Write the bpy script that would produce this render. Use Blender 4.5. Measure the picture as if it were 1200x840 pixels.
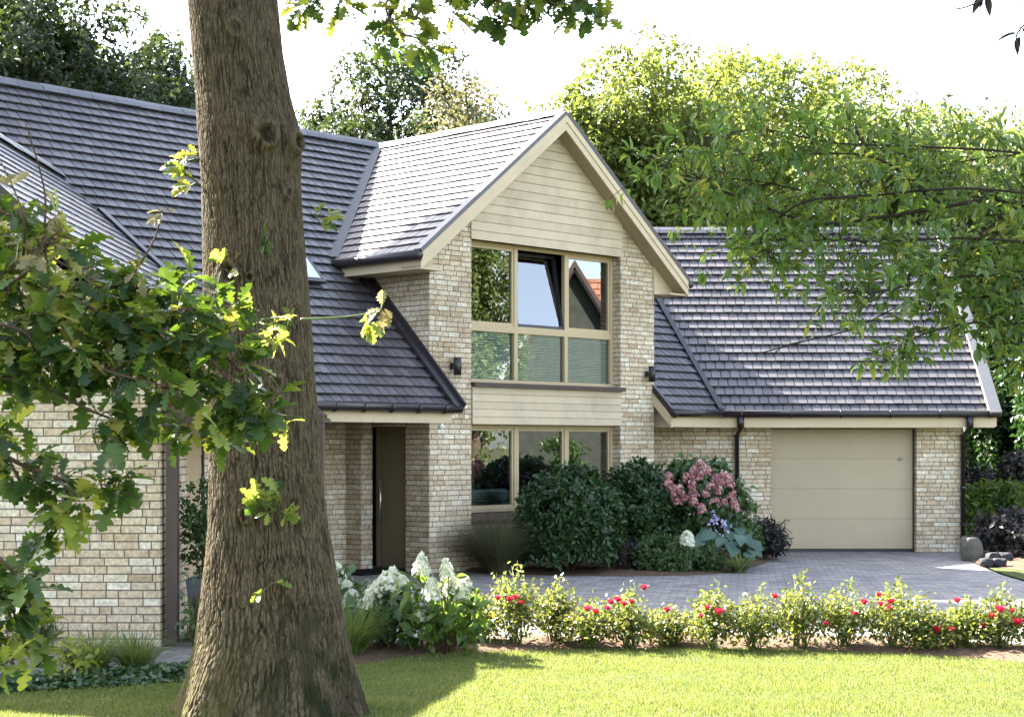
import bpy, bmesh, math, random
import numpy as np
from mathutils import Vector, Matrix

random.seed(7); rng = np.random.default_rng(7)
R = math.radians
for o in list(bpy.data.objects): bpy.data.objects.remove(o)
sc = bpy.context.scene
COL = sc.collection

# ------------------------------------------------------------------ camera, sky, sun, exposure
F, HY, EYE = 1950.0, 521.0, 1.87            # focal length in photo pixels, horizon row, eye height
cam = bpy.data.cameras.new('camera'); camo = bpy.data.objects.new('camera', cam); COL.objects.link(camo)
camo.location = (0, 0, EYE); camo.rotation_euler = (R(90), 0, 0)
cam.sensor_fit = 'HORIZONTAL'; cam.sensor_width = 36; cam.lens = 36*F/1200
cam.shift_y = (HY-420)/1200; cam.clip_start = 0.05; cam.clip_end = 3000
sc.camera = camo

A = R(45.8); ca, sa = math.cos(A), math.sin(A)
LU, LV, LZ = -.08, 1.0, .8135               # direction to the sun in the house's own frame
SUN = Vector((ca*LU - sa*LV, sa*LU + ca*LV, LZ)).normalized()
w = bpy.data.worlds.new('World'); sc.world = w; w.use_nodes = True
nt = w.node_tree; bg = nt.nodes['Background']
sky = nt.nodes.new('ShaderNodeTexSky'); sky.sky_type = 'NISHITA'; sky.sun_disc = False
sky.sun_elevation = math.asin(SUN.z); sky.sun_rotation = math.atan2(SUN.x, SUN.y)
sky.dust_density = 1.8; sky.air_density = 1.0; sky.ozone_density = 1.0
hs = nt.nodes.new('ShaderNodeHueSaturation'); hs.inputs['Saturation'].default_value = .64   # thin white summer haze
nt.links.new(sky.outputs[0], hs.inputs['Color']); nt.links.new(hs.outputs[0], bg.inputs[0]); bg.inputs[1].default_value = 0.085
sl = bpy.data.lights.new('sun', 'SUN'); sl.energy = 5.0; sl.angle = R(.5); sl.color = (1, .93, .82)
so = bpy.data.objects.new('sun', sl); COL.objects.link(so); so.location = (-20, 30, 40)
so.rotation_euler = (-SUN).to_track_quat('-Z', 'Y').to_euler()
vs = sc.view_settings; vs.view_transform = 'Standard'; vs.look = 'None'; vs.gamma = 1; vs.use_curve_mapping = False
vs.exposure = 3.48
sc.render.engine = 'CYCLES'; cy = sc.cycles
cy.use_denoising = True; cy.max_bounces = 8; cy.transparent_max_bounces = 12; cy.transmission_bounces = 6
cy.caustics_reflective = False; cy.caustics_refractive = False; cy.sample_clamp_indirect = 6

# ------------------------------------------------------------------ helpers
def P(px, py, Y): return Vector(((px-600)/F*Y, Y, EYE + (HY-py)/F*Y))
def G(px, py, z=0.0):
    Y = F*(EYE-z)/(py-HY); return Vector(((px-600)/F*Y, Y, z))
U = Vector((ca, sa, 0)); V = Vector((-sa, ca, 0)); Zv = Vector((0, 0, 1))
C0 = Vector((-.542, 24.39, 0))
def CP(s, t, z=0.0): return C0 + U*s + V*t + Zv*z     # house frame: s along the facade, t inwards (facade at t=.3)

def tag(o, label=None, cat=None, group=None, kind=None):
    if label: o['label'] = label
    if cat: o['category'] = cat
    if group: o['group'] = group
    if kind: o['kind'] = kind
    return o
def link(o, parent=None):
    COL.objects.link(o)
    if parent is not None:
        o.parent = parent
        # an Empty at its base carries the offset; mesh parts sit at the world origin
        o.matrix_parent_inverse = Matrix.Translation(-parent.location) if parent.parent is None else Matrix.Identity(4)
    return o
def thing(name, loc, label, cat, group=None):
    o = bpy.data.objects.new(name, None); o.empty_display_size = .2
    COL.objects.link(o); o.location = loc
    return tag(o, label, cat, group)

class MB:
    def __init__(s): s.v = []; s.f = []; s.m = []; s.sm = []
    def add(s, vs_, fs_, mi=0, smooth=False):
        b = len(s.v); s.v.extend([tuple(x) for x in vs_])
        for f in fs_: s.f.append([b+i for i in f]); s.m.append(mi); s.sm.append(smooth)
    def prism(s, top, off, mi=0, cap=False):
        n = len(top); off = Vector(off)
        vv = list(top) + [Vector(p)+off for p in top]
        fs = [list(range(n))] + [[i, i+n, (i+1) % n+n, (i+1) % n] for i in range(n)]
        if cap: fs.append(list(range(2*n-1, n-1, -1)))
        s.add(vv, fs, mi)
    def box(s, o, a, b, c, mi=0):
        o, a, b, c = Vector(o), Vector(a), Vector(b), Vector(c)
        if a.cross(b).dot(c) < 0: a, b = b, a
        v = [o, o+a, o+a+b, o+b, o+c, o+a+c, o+a+b+c, o+b+c]
        s.add(v, [[3,2,1,0],[4,5,6,7],[0,1,5,4],[1,2,6,5],[2,3,7,6],[3,0,4,7]], mi)
    def abox(s, x0, x1, y0, y1, z0, z1, mi=0): s.box((x0,y0,z0), (x1-x0,0,0), (0,y1-y0,0), (0,0,z1-z0), mi)
    def cbox(s, s0, s1, t0, t1, z0, z1, mi=0): s.box(CP(s0,t0,z0), U*(s1-s0), V*(t1-t0), Zv*(z1-z0), mi)
    def quad(s, a, b, c, d, mi=0): s.add([a,b,c,d], [[0,1,2,3]], mi)
    def tube(s, pts, rad, n=8, mi=0, cap=True, smooth=True):
        pts = [Vector(p) for p in pts]; k = len(pts)
        if not hasattr(rad, '__len__'): rad = [rad]*k
        vs_ = []; ref = None
        for i, p in enumerate(pts):
            d = (pts[min(i+1,k-1)] - pts[max(i-1,0)]).normalized()
            if ref is None:
                ref = Vector((1,0,0)) if abs(d.x) < .8 else Vector((0,1,0))
            e1 = (ref - d*ref.dot(d)).normalized(); e2 = d.cross(e1); ref = e1
            for j in range(n):
                q = 2*math.pi*j/n; vs_.append(p + (e1*math.cos(q)+e2*math.sin(q))*rad[i])
        fs = [[i*n+j, i*n+(j+1)%n, (i+1)*n+(j+1)%n, (i+1)*n+j] for i in range(k-1) for j in range(n)]
        if cap: fs += [list(range(n-1,-1,-1)), list(range((k-1)*n, k*n))]
        s.add(vs_, fs, mi, smooth)
    def build(s, name, mats, parent=None, bevel=0):
        me = bpy.data.meshes.new(name); me.from_pydata(s.v, [], s.f)
        if not isinstance(mats, (list, tuple)): mats = [mats]
        for m in mats: me.materials.append(m)
        me.polygons.foreach_set('material_index', s.m); me.polygons.foreach_set('use_smooth', s.sm)
        me.update()
        o = bpy.data.objects.new(name, me)
        link(o, parent)
        if bevel:
            b = o.modifiers.new('bevel', 'BEVEL'); b.width = bevel; b.segments = 2; b.limit_method = 'ANGLE'
        return o

def clip(poly, a, b, c):                    # keep a*x + b*y <= c
    out = []
    for i in range(len(poly)):
        p, q = poly[i], poly[(i+1) % len(poly)]
        dp, dq = a*p[0]+b*p[1]-c, a*q[0]+b*q[1]-c
        if dp <= 0: out.append(p)
        if (dp < 0 < dq) or (dq < 0 < dp):
            k = dp/(dp-dq); out.append((p[0]+(q[0]-p[0])*k, p[1]+(q[1]-p[1])*k))
    return out
def area(p): return .5*sum(p[i][0]*p[(i+1)%len(p)][1]-p[(i+1)%len(p)][0]*p[i][1] for i in range(len(p)))
def halfplanes(poly):
    if area(poly) < 0: poly = poly[::-1]
    hp = []
    for i in range(len(poly)):
        (x0,y0),(x1,y1) = poly[i], poly[(i+1)%len(poly)]
        hp.append((y1-y0, -(x1-x0), (y1-y0)*x0-(x1-x0)*y0))
    return hp
def clip_to(rect, hps):
    for h in hps:
        rect = clip(rect, *h)
        if len(rect) < 3: return None
    return rect if abs(area(rect)) > 6e-5 else None

# ------------------------------------------------------------------ materials
def new_mat(name):
    m = bpy.data.materials.new(name); m.use_nodes = True
    n = m.node_tree; b = n.nodes['Principled BSDF']; return m, n, b
def N_(n, t, **kw):
    x = n.nodes.new(t)
    for k, v in kw.items(): setattr(x, k, v)
    return x
def ramp(n, fac, stops):
    r = N_(n, 'ShaderNodeValToRGB'); e = r.color_ramp.elements
    while len(e) < len(stops): e.new(.5)
    for i, (p, c) in enumerate(stops): e[i].position = p; e[i].color = (*c, 1)
    n.links.new(fac, r.inputs[0]); return r
def noise(n, scale, detail=4, rough=.55, coord='Object', mp=None):
    tc = N_(n, 'ShaderNodeTexCoord'); t = N_(n, 'ShaderNodeTexNoise')
    t.inputs['Scale'].default_value = scale; t.inputs['Detail'].default_value = detail; t.inputs['Roughness'].default_value = rough
    if mp:
        q = N_(n, 'ShaderNodeMapping'); q.inputs['Scale'].default_value = mp
        n.links.new(tc.outputs[coord], q.inputs[0]); n.links.new(q.outputs[0], t.inputs['Vector'])
    else: n.links.new(tc.outputs[coord], t.inputs['Vector'])
    return t
def mixc(n, a, b, fac, mode='MIX'):
    m = N_(n, 'ShaderNodeMix', data_type='RGBA', blend_type=mode)
    for sock, v in ((m.inputs[0], fac), (m.inputs[6], a), (m.inputs[7], b)):
        if hasattr(v, 'is_linked'): n.links.new(v, sock)
        elif isinstance(v, (int, float)): sock.default_value = v
        else: sock.default_value = (*v, 1)
    return m.outputs[2]
def bump(n, b, h, strength=.3, dist=.01):
    k = N_(n, 'ShaderNodeBump'); k.inputs['Strength'].default_value = strength; k.inputs['Distance'].default_value = dist
    n.links.new(h, k.inputs['Height']); n.links.new(k.outputs[0], b.inputs['Normal'])
def simple(name, col, rough=.5, var=.12, scale=3.0, spec=.4, metal=0, bmp=0, bscale=60):
    m, n, b = new_mat(name)
    t = noise(n, scale, 5)
    r = ramp(n, t.outputs[0], [(.3, tuple(c*(1-var) for c in col)), (.7, tuple(min(1,c*(1+var)) for c in col))])
    n.links.new(r.outputs[0], b.inputs['Base Color'])
    b.inputs['Roughness'].default_value = rough; b.inputs['Specular IOR Level'].default_value = spec; b.inputs['Metallic'].default_value = metal
    if bmp: bump(n, b, noise(n, bscale, 4).outputs[0], bmp, .01)
    return m
def island(n): return N_(n, 'ShaderNodeNewGeometry').outputs['Random Per Island']
def island_mat(name, stops, rough=.5, spec=.4, nvar=.25, nscale=25, bmp=.3, bdist=.004):
    m, n, b = new_mat(name)
    r = ramp(n, island(n), stops)
    t = noise(n, nscale, 5, .65)
    r2 = ramp(n, t.outputs[0], [(.3, (1-nvar,)*3), (.72, (1+nvar*.4,)*3)])
    c = mixc(n, r.outputs[0], r2.outputs[0], 1.0, 'MULTIPLY')
    t3 = noise(n, .8, 6, .7); r3 = ramp(n, t3.outputs[0], [(.32,(.78,.77,.75)),(.5,(1,1,1)),(.7,(1.10,1.09,1.06))])      # broad weathering
    n.links.new(mixc(n, c, r3.outputs[0], 1.0, 'MULTIPLY'), b.inputs['Base Color'])
    b.inputs['Roughness'].default_value = rough; b.inputs['Specular IOR Level'].default_value = spec
    bump(n, b, t.outputs[0], bmp, bdist)
    return m
def leaf_mat(name, stops, tcol, trans=.4, rough=.42, spec=.45):
    m, n, b = new_mat(name)
    r = ramp(n, island(n), stops)
    n.links.new(r.outputs[0], b.inputs['Base Color']); b.inputs['Roughness'].default_value = rough; b.inputs['Specular IOR Level'].default_value = spec
    tr = N_(n, 'ShaderNodeBsdfTranslucent')
    n.links.new(mixc(n, r.outputs[0], tcol, .65), tr.inputs[0])
    mx = N_(n, 'ShaderNodeMixShader'); mx.inputs[0].default_value = trans
    n.links.new(b.outputs[0], mx.inputs[1]); n.links.new(tr.outputs[0], mx.inputs[2])
    n.links.new(mx.outputs[0], n.nodes['Material Output'].inputs[0])
    return m

M = {}
M['brick'] = island_mat('cream brick', [(0,(.48,.36,.23)),(.15,(.58,.455,.31)),(.40,(.65,.53,.37)),(.58,(.60,.49,.355)),(.78,(.69,.59,.435)),(1,(.76,.69,.56))], .85, .25, .45, 26, .8, .008)
M['mortar'] = simple('mortar', (.155,.125,.10), .95, .2, 12, .1, 0, .4, 90)
M['tile'] = island_mat('slate grey roof tile', [(0,(.040,.036,.041)),(.5,(.062,.056,.063)),(1,(.092,.082,.088))], .5, .9, .22, 9, .25, .003)
M['ridge'] = island_mat('ridge tile', [(0,(.075,.075,.085)),(1,(.11,.11,.12))], .5, .5, .2, 12, .2, .003)
M['lead'] = simple('valley metal', (.022,.023,.03), .5, .15, 4, .5)
M['plastic'] = simple('brown black gutter plastic', (.018,.014,.016), .32, .1, 3, .5)
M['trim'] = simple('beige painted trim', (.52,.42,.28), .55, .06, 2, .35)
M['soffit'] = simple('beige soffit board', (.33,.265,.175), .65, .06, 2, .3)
M['clad'] = island_mat('beige cladding board', [(0,(.48,.39,.27)),(1,(.535,.44,.31))], .6, .3, .06, 6, .12, .003)
M['frame'] = simple('beige window frame', (.43,.335,.20), .4, .04, 2, .4)
M['door'] = simple('olive brown front door', (.135,.105,.062), .4, .06, 2, .4)
M['garage'] = simple('taupe garage door', (.39,.315,.205), .45, .04, 1.2, .4, 0, .06, 220)
M['steel'] = simple('brushed steel', (.55,.54,.52), .3, .05, 8, .5, 1)
M['brown'] = simple('brown steel post', (.055,.035,.028), .45, .15, 4, .4)
M['black'] = simple('black metal', (.012,.012,.013), .4, .1, 5, .5)
M['white'] = simple('white plastic', (.75,.75,.73), .4, .03, 5, .4)
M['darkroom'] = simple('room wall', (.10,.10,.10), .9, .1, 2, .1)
M['sill'] = simple('brown sill', (.05,.034,.03), .45, .12, 4, .4)
M['soldier'] = simple('brown sill brick', (.10,.065,.05), .8, .3, 20, .2)
M['planter'] = simple('blue grey planter', (.085,.115,.145), .5, .12, 3, .4)
M['blind'] = simple('pale teal blind', (.70,.86,.83), .6, .05, 3, .3)
M['mat'] = simple('door mat', (.015,.015,.016), .95, .3, 60, .05, 0, .6, 300)
M['stone'] = simple('boulder stone', (.10,.095,.08), .9, .35, 9, .2, 0, .7, 25)
M['darkstone'] = simple('dark slate chippings', (.025,.025,.03), .8, .3, 12, .3)
M['redtile'] = island_mat('weathered red roof tile', [(0,(.19,.085,.055)),(.5,(.25,.12,.08)),(1,(.30,.16,.11))], .8, .2, .3, 8, .3, .004)
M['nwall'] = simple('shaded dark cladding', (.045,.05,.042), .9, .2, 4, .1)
M['bark2'] = simple('grey brown bark', (.075,.06,.045), .95, .4, 14, .1, 0, .8, 30)
M['twig'] = simple('brown twig', (.07,.045,.028), .8, .3, 30, .2)
M['darktwig'] = simple('dark twig', (.03,.022,.016), .85, .3, 30, .15)
M['greenstem'] = simple('green stem', (.10,.13,.04), .6, .2, 20, .3)
# glass
m, n, b = new_mat('window glass'); M['glass'] = m
gl = N_(n, 'ShaderNodeBsdfGlossy'); gl.inputs['Roughness'].default_value = .004; gl.inputs[0].default_value = (.95,.97,1,1)
tp = N_(n, 'ShaderNodeBsdfTransparent'); tp.inputs[0].default_value = (.88,.93,.91,1)
fr = N_(n, 'ShaderNodeFresnel'); fr.inputs[0].default_value = 2.7
mx = N_(n, 'ShaderNodeMixShader'); n.links.new(fr.outputs[0], mx.inputs[0]); n.links.new(tp.outputs[0], mx.inputs[1]); n.links.new(gl.outputs[0], mx.inputs[2])
n.links.new(mx.outputs[0], n.nodes['Material Output'].inputs[0])
# bark of the big oak
m, n, b = new_mat('oak bark'); M['bark'] = m
t1 = noise(n, 1, 8, .75, 'Object', (60, 60, 22)); t2 = noise(n, 3.5, 5)
at = N_(n, 'ShaderNodeAttribute', attribute_name='ridge')
r1 = ramp(n, at.outputs['Fac'], [(.0,(.010,.007,.005)),(.35,(.032,.024,.016)),(.70,(.078,.059,.038)),(1,(.145,.115,.078))])
r2 = ramp(n, t1.outputs[0], [(.3,(.42,.40,.38)),(.7,(1.25,1.22,1.18))])
c1 = mixc(n, r1.outputs[0], r2.outputs[0], 1, 'MULTIPLY')
r3 = ramp(n, t2.outputs[0], [(.42,(0,0,0)),(.68,(1,1,1))])
c2 = mixc(n, c1, (.06,.056,.022), mixc(n, (0,0,0), r3.outputs[0], .2))
am = N_(n, 'ShaderNodeAttribute', attribute_name='moss')
mm = N_(n, 'ShaderNodeMath', operation='MULTIPLY'); n.links.new(am.outputs['Fac'], mm.inputs[0])
tm = noise(n, 9, 5); rm = ramp(n, tm.outputs[0], [(.38,(0,0,0)),(.6,(1,1,1))]); n.links.new(rm.outputs[0], mm.inputs[1])
c3 = mixc(n, c2, (.085,.082,.024), mm.outputs[0])
ag = N_(n, 'ShaderNodeAttribute', attribute_name='algae'); c3 = mixc(n, c3, (.020,.022,.008), ag.outputs['Fac'])
ak = N_(n, 'ShaderNodeAttribute', attribute_name='knot')
c4 = mixc(n, c3, (.018,.013,.010), ak.outputs['Fac'])
al = N_(n, 'ShaderNodeAttribute', attribute_name='collar'); c4 = mixc(n, c4, (.17,.13,.085), al.outputs['Fac'])
n.links.new(c4, b.inputs['Base Color']); b.inputs['Roughness'].default_value = .95; b.inputs['Specular IOR Level'].default_value = .15
bump(n, b, t1.outputs[0], .7, .012)
# paving
def paving(name, rot, cols, scale=1.0):
    m, n, b = new_mat(name)
    tc = N_(n, 'ShaderNodeTexCoord'); mp = N_(n, 'ShaderNodeMapping'); mp.inputs['Rotation'].default_value = (0, 0, rot)
    bt = N_(n, 'ShaderNodeTexBrick'); bt.offset = .5
    bt.inputs['Scale'].default_value = 1; bt.inputs['Brick Width'].default_value = .21*scale; bt.inputs['Row Height'].default_value = .14*scale
    bt.inputs['Mortar Size'].default_value = .005; bt.inputs['Mortar Smooth'].default_value = .3
    bt.inputs['Color1'].default_value = (0,0,0,1); bt.inputs['Color2'].default_value = (1,1,1,1); bt.inputs['Mortar'].default_value = (.5,.5,.5,1)
    n.links.new(tc.outputs['Object'], mp.inputs[0]); n.links.new(mp.outputs[0], bt.inputs[0])
    r = ramp(n, bt.outputs['Color'], cols)
    t = noise(n, 2.3, 6, .7); rr = ramp(n, t.outputs[0], [(.3,(.75,.75,.75)),(.7,(1.12,1.1,1.08))])
    c = mixc(n, r.outputs[0], rr.outputs[0], 1, 'MULTIPLY')
    c = mixc(n, c, (.05,.047,.043), bt.outputs['Fac'])
    n.links.new(c, b.inputs['Base Color']); b.inputs['Roughness'].default_value = .8; b.inputs['Specular IOR Level'].default_value = .3
    inv = N_(n, 'ShaderNodeMath', operation='SUBTRACT'); inv.inputs[0].default_value = 1; n.links.new(bt.outputs['Fac'], inv.inputs[1])
    ad = N_(n, 'ShaderNodeMath', operation='MULTIPLY_ADD'); ad.inputs[1].default_value = .35
    n.links.new(noise(n, 60, 3).outputs[0], ad.inputs[0]); n.links.new(inv.outputs[0], ad.inputs[2])
    bump(n, b, ad.outputs[0], .55, .006)
    return m
M['paving'] = paving('blue grey block paving', R(8), [(0,(.150,.143,.142)),(.5,(.205,.193,.188)),(1,(.265,.247,.235))])
# ground, lawn base, mulch
M['earth'] = simple('woodland floor', (.055,.06,.03), .95, .4, 1.5, .1, 0, .5, 12)
M['lawnbase'] = simple('lawn soil and thatch', (.055,.07,.022), .95, .3, 2.5, .1, 0, .6, 80)
M['mulch'] = simple('bark mulch', (.10,.066,.045), .95, .45, 35, .1, 0, 1.0, 45)
# leaves
M['grass'] = leaf_mat('lawn grass', [(0,(.040,.078,.014)),(.5,(.108,.150,.032)),(.85,(.20,.21,.065)),(1,(.36,.33,.17))], (.25,.285,.055), .42, .5, .3)
n = M['grass'].node_tree; rr_ = [q for q in n.nodes if q.type == 'VALTORGB'][0]                     # greener and drier patches of turf
tg = noise(n, 1, 5, .65, 'Object', (.9, 2.6, 1)); rg = ramp(n, tg.outputs[0], [(.33,(.62,.80,.55)),(.5,(1,1,1)),(.68,(1.35,1.16,1.2))])
mg = mixc(n, rr_.outputs[0], rg.outputs[0], 1.0, 'MULTIPLY')
for q in n.nodes:
    if q.type == 'BSDF_PRINCIPLED': n.links.new(mg, q.inputs['Base Color'])
M['oakleaf'] = leaf_mat('oak leaf', [(0,(.013,.032,.010)),(.6,(.024,.052,.015)),(.9,(.045,.078,.02)),(1,(.11,.13,.03))], (.19,.31,.02), .38, .42, .3)
M['oakyoung'] = leaf_mat('young oak leaf', [(0,(.09,.15,.03)),(.6,(.15,.20,.04)),(1,(.27,.22,.06))], (.42,.46,.04), .5, .4, .4)
M['tanleaf'] = leaf_mat('tan mildewed oak leaf', [(0,(.16,.15,.07)),(1,(.27,.22,.12))], (.35,.28,.1), .4, .6, .2)
M['cherry'] = leaf_mat('cherry leaf', [(0,(.040,.088,.020)),(.6,(.068,.128,.028)),(1,(.12,.175,.038))], (.23,.35,.045), .42, .36, .5)
M['darktree'] = leaf_mat('dark oak foliage', [(0,(.014,.028,.011)),(.7,(.028,.046,.016)),(1,(.055,.072,.022))], (.09,.13,.02), .28, .45, .4)
M['brighttree'] = leaf_mat('bright robinia foliage', [(0,(.064,.098,.020)),(.6,(.108,.148,.029)),(1,(.17,.19,.042))], (.28,.33,.05), .43, .45, .35)
M['midtree'] = leaf_mat('mid green foliage', [(0,(.056,.092,.024)),(.6,(.095,.135,.034)),(1,(.155,.18,.05))], (.25,.31,.06), .42, .45, .35)
M['paletree'] = leaf_mat('pale yellowish foliage', [(0,(.085,.085,.036)),(.6,(.12,.115,.05)),(1,(.17,.155,.075))], (.2,.19,.07), .35, .5, .3)
M['laurel'] = leaf_mat('glossy dark laurel leaf', [(0,(.012,.034,.009)),(.7,(.022,.056,.014)),(1,(.042,.085,.02))], (.07,.18,.02), .2, .36, .4)
M['shrub'] = leaf_mat('mid shrub leaf', [(0,(.03,.065,.02)),(.7,(.05,.10,.03)),(1,(.09,.15,.045))], (.15,.25,.04), .3, .42, .4)
M['hydleaf'] = leaf_mat('hydrangea leaf', [(0,(.035,.085,.018)),(.7,(.062,.12,.024)),(1,(.12,.18,.03))], (.24,.34,.04), .45, .42, .4)
M['roseleaf'] = leaf_mat('rose leaf', [(0,(.035,.065,.014)),(.55,(.080,.118,.024)),(.85,(.155,.17,.04)),(1,(.28,.15,.07))], (.29,.32,.045), .42, .35, .5)
M['hosta'] = leaf_mat('blue green hosta leaf', [(0,(.028,.070,.048)),(1,(.05,.105,.068))], (.08,.18,.08), .2, .4, .45)
M['varieg'] = leaf_mat('variegated strap leaf', [(0,(.05,.10,.025)),(.55,(.09,.15,.035)),(1,(.36,.36,.17))], (.25,.3,.1), .3, .45, .4)
M['sedge'] = leaf_mat('sedge blade', [(0,(.05,.09,.025)),(.7,(.09,.14,.035)),(1,(.17,.20,.06))], (.25,.32,.06), .4, .45, .35)
M['panicum'] = leaf_mat('wispy grass blade', [(0,(.07,.085,.04)),(.6,(.11,.12,.06)),(1,(.19,.17,.10))], (.2,.2,.1), .35, .6, .2)
M['ivy'] = leaf_mat('ivy leaf', [(0,(.02,.05,.018)),(.7,(.04,.085,.028)),(1,(.08,.13,.045))], (.1,.2,.04), .25, .35, .5)
M['purpleleaf'] = leaf_mat('dark purple leaf', [(0,(.014,.017,.015)),(.7,(.030,.028,.028)),(1,(.06,.055,.05))], (.08,.05,.05), .2, .5, .25)
M['needle'] = leaf_mat('pine needle', [(0,(.025,.06,.02)),(1,(.06,.11,.03))], (.1,.2,.04), .25, .5, .3)
M['whitepetal'] = leaf_mat('cream white floret', [(0,(.42,.48,.28)),(.35,(.66,.67,.54)),(1,(.80,.79,.70))], (.8,.8,.6), .35, .6, .2)
M['pinkpetal'] = leaf_mat('dusky pink floret', [(0,(.30,.11,.12)),(.45,(.43,.20,.21)),(.8,(.60,.38,.37)),(1,(.76,.64,.58))], (.7,.3,.3), .3, .6, .2)
M['redpetal'] = leaf_mat('red rose petal', [(0,(.48,.010,.035)),(.6,(.66,.022,.07)),(1,(.74,.07,.12))], (.8,.03,.08), .35, .5, .3)
M['lilac'] = leaf_mat('lilac bell flower', [(0,(.38,.33,.58)),(1,(.58,.53,.74))], (.5,.4,.7), .3, .6, .2)
M['violet'] = leaf_mat('violet orchid petal', [(0,(.10,.04,.20)),(1,(.22,.10,.36))], (.3,.1,.4), .3, .6, .2)

# ------------------------------------------------------------------ fast leaf meshes
def template_oval(k=3, fold=.12, droop=.18, peak=.5):
    xs = np.linspace(0, 1, k+2)
    half = np.sin(np.pi*xs**(math.log(.5)/math.log(peak)))*.5
    return template_outline(xs, half, fold, droop)
def template_outline(xs, half, fold=.12, droop=.18):
    v = []; nx = len(xs)
    for x, h in zip(xs, half): v.append((x, 0, -droop*x*x))
    for x, h in zip(xs, half): v.append((x, h, -droop*x*x+fold*h))
    for x, h in zip(xs, half): v.append((x, -h, -droop*x*x+fold*h))
    f = []
    for i in range(nx-1):
        f.append((i, i+1, nx+i+1, nx+i)); f.append((i+1, i, 2*nx+i, 2*nx+i+1))
    return np.array(v), np.array(f)
T_DIA = (np.array([(0,0,0),(.45,.5,.08),(1,0,-.12),(.45,-.5,.08)]), np.array([(0,2,1,1),(0,3,2,2)]))
T_QUAD = (np.array([(0,0,0),(.42,.5,.1),(1,0,-.1),(.42,-.5,.1)]), np.array([(0,3,2,1)]))
T_OVAL = template_oval(3)
T_LANCE = template_oval(4, .25, .25, .42)
T_BROAD = template_oval(4, .25, .3, .42)
T_OAK = template_outline([0,.10,.17,.24,.30,.40,.47,.53,.63,.70,.76,.85,.92,1.0], [.02,.05,.20,.24,.11,.38,.40,.18,.48,.44,.20,.34,.24,.04], .2, .2)
T_BLADE = (np.array([(0,.5,0),(0,-.5,0),(.55,.38,.06),(.55,-.38,.06),(1,0,-.1)]), np.array([(0,1,3,2),(2,3,4,4)]))

def unit(a): return a/np.maximum(np.linalg.norm(a, axis=-1, keepdims=True), 1e-9)
def leaf_mesh(name, Pn, D, Nn, L, W, tmpl, mats, parent=None, idx=None):
    tv, tf = tmpl; n = len(Pn)
    L = np.broadcast_to(np.asarray(L, float), (n,)); W = np.broadcast_to(np.asarray(W, float), (n,))
    D = unit(D); S = unit(np.cross(Nn, D)); Nn = np.cross(D, S)
    v = Pn[:,None,:] + tv[None,:,0,None]*L[:,None,None]*D[:,None,:] + tv[None,:,1,None]*W[:,None,None]*S[:,None,:] + tv[None,:,2,None]*L[:,None,None]*Nn[:,None,:]
    k = len(tv); v = v.reshape(-1, 3)
    loops = []; tot = []
    for q in tf:
        q = list(q)
        if q[-1] == q[-2]: q = q[:-1]
        loops.append(q); tot.append(len(q))
    lp = np.concatenate([np.array(q) for q in loops])
    allv = (np.arange(n)[:,None]*k + lp[None,:]).reshape(-1).astype(np.int32)
    tots = np.tile(np.array(tot, np.int32), n); starts = np.concatenate(([0], np.cumsum(tots)[:-1])).astype(np.int32)
    me = bpy.data.meshes.new(name); me.vertices.add(len(v)); me.loops.add(len(allv)); me.polygons.add(len(tots))
    me.vertices.foreach_set('co', v.astype(np.float32).reshape(-1)); me.loops.foreach_set('vertex_index', allv)
    me.polygons.foreach_set('loop_start', starts)
    me.polygons.foreach_set('loop_total', tots)
    if not isinstance(mats, (list, tuple)): mats = [mats]
    for mt in mats: me.materials.append(mt)
    if idx is not None: me.polygons.foreach_set('material_index', np.repeat(np.asarray(idx, np.int32), len(tot)))
    me.update(calc_edges=True); me.validate()
    o = bpy.data.objects.new(name, me); link(o, parent); return o
def rdir(n): return unit(rng.normal(size=(n,3)))

# ------------------------------------------------------------------ roofs and walls
def tiles(name, O, e, up, polys, parent, mat=None, gauge=.205, wid=.165, lift=.037, label=None, amin=0):
    """one roof slope of lapped tiles, each clipped to the slope's outline"""
    O, e, up = Vector(O), Vector(e).normalized(), Vector(up).normalized(); nrm = e.cross(up)
    if nrm.z < 0: nrm = -nrm
    mb = MB()
    for poly in polys:
        hps = halfplanes(poly)
        a0, a1 = min(p[0] for p in poly), max(p[0] for p in poly); b0, b1 = min(p[1] for p in poly), max(p[1] for p in poly)
        mb.prism([O+e*x+up*y-nrm*.004 for x, y in (poly if area(poly) > 0 else poly[::-1])], -nrm*.12, 1, True)
        nc = int(math.ceil((b1)/gauge))
        for j in range(int(b0/gauge)-1, nc+1):
            y0, y1 = j*gauge, (j+1)*gauge+.012
            if y1 < b0 or y0 > b1: continue
            x = a0 - wid*((j % 2)*.5+1) + random.uniform(-.02,.02)
            while x < a1:
                wd = wid
                rect = clip_to([(x+.007,y0),(x+wd-.007,y0),(x+wd-.007,y1),(x+.007,y1)], hps)
                if rect:
                    l0 = lift + random.uniform(-.003,.003); sk = random.uniform(-.002,.002)
                    top = [O+e*p[0]+up*(p[1]+sk)+nrm*(l0*(y1-p[1])/(y1-y0)+.004) for p in rect]
                    mb.prism(top, -nrm*.018, 0)
                x += wd
    o = mb.build(name, [mat or M['tile'], M['plastic']], parent)
    if label: o['label'] = label
    return o
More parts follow.
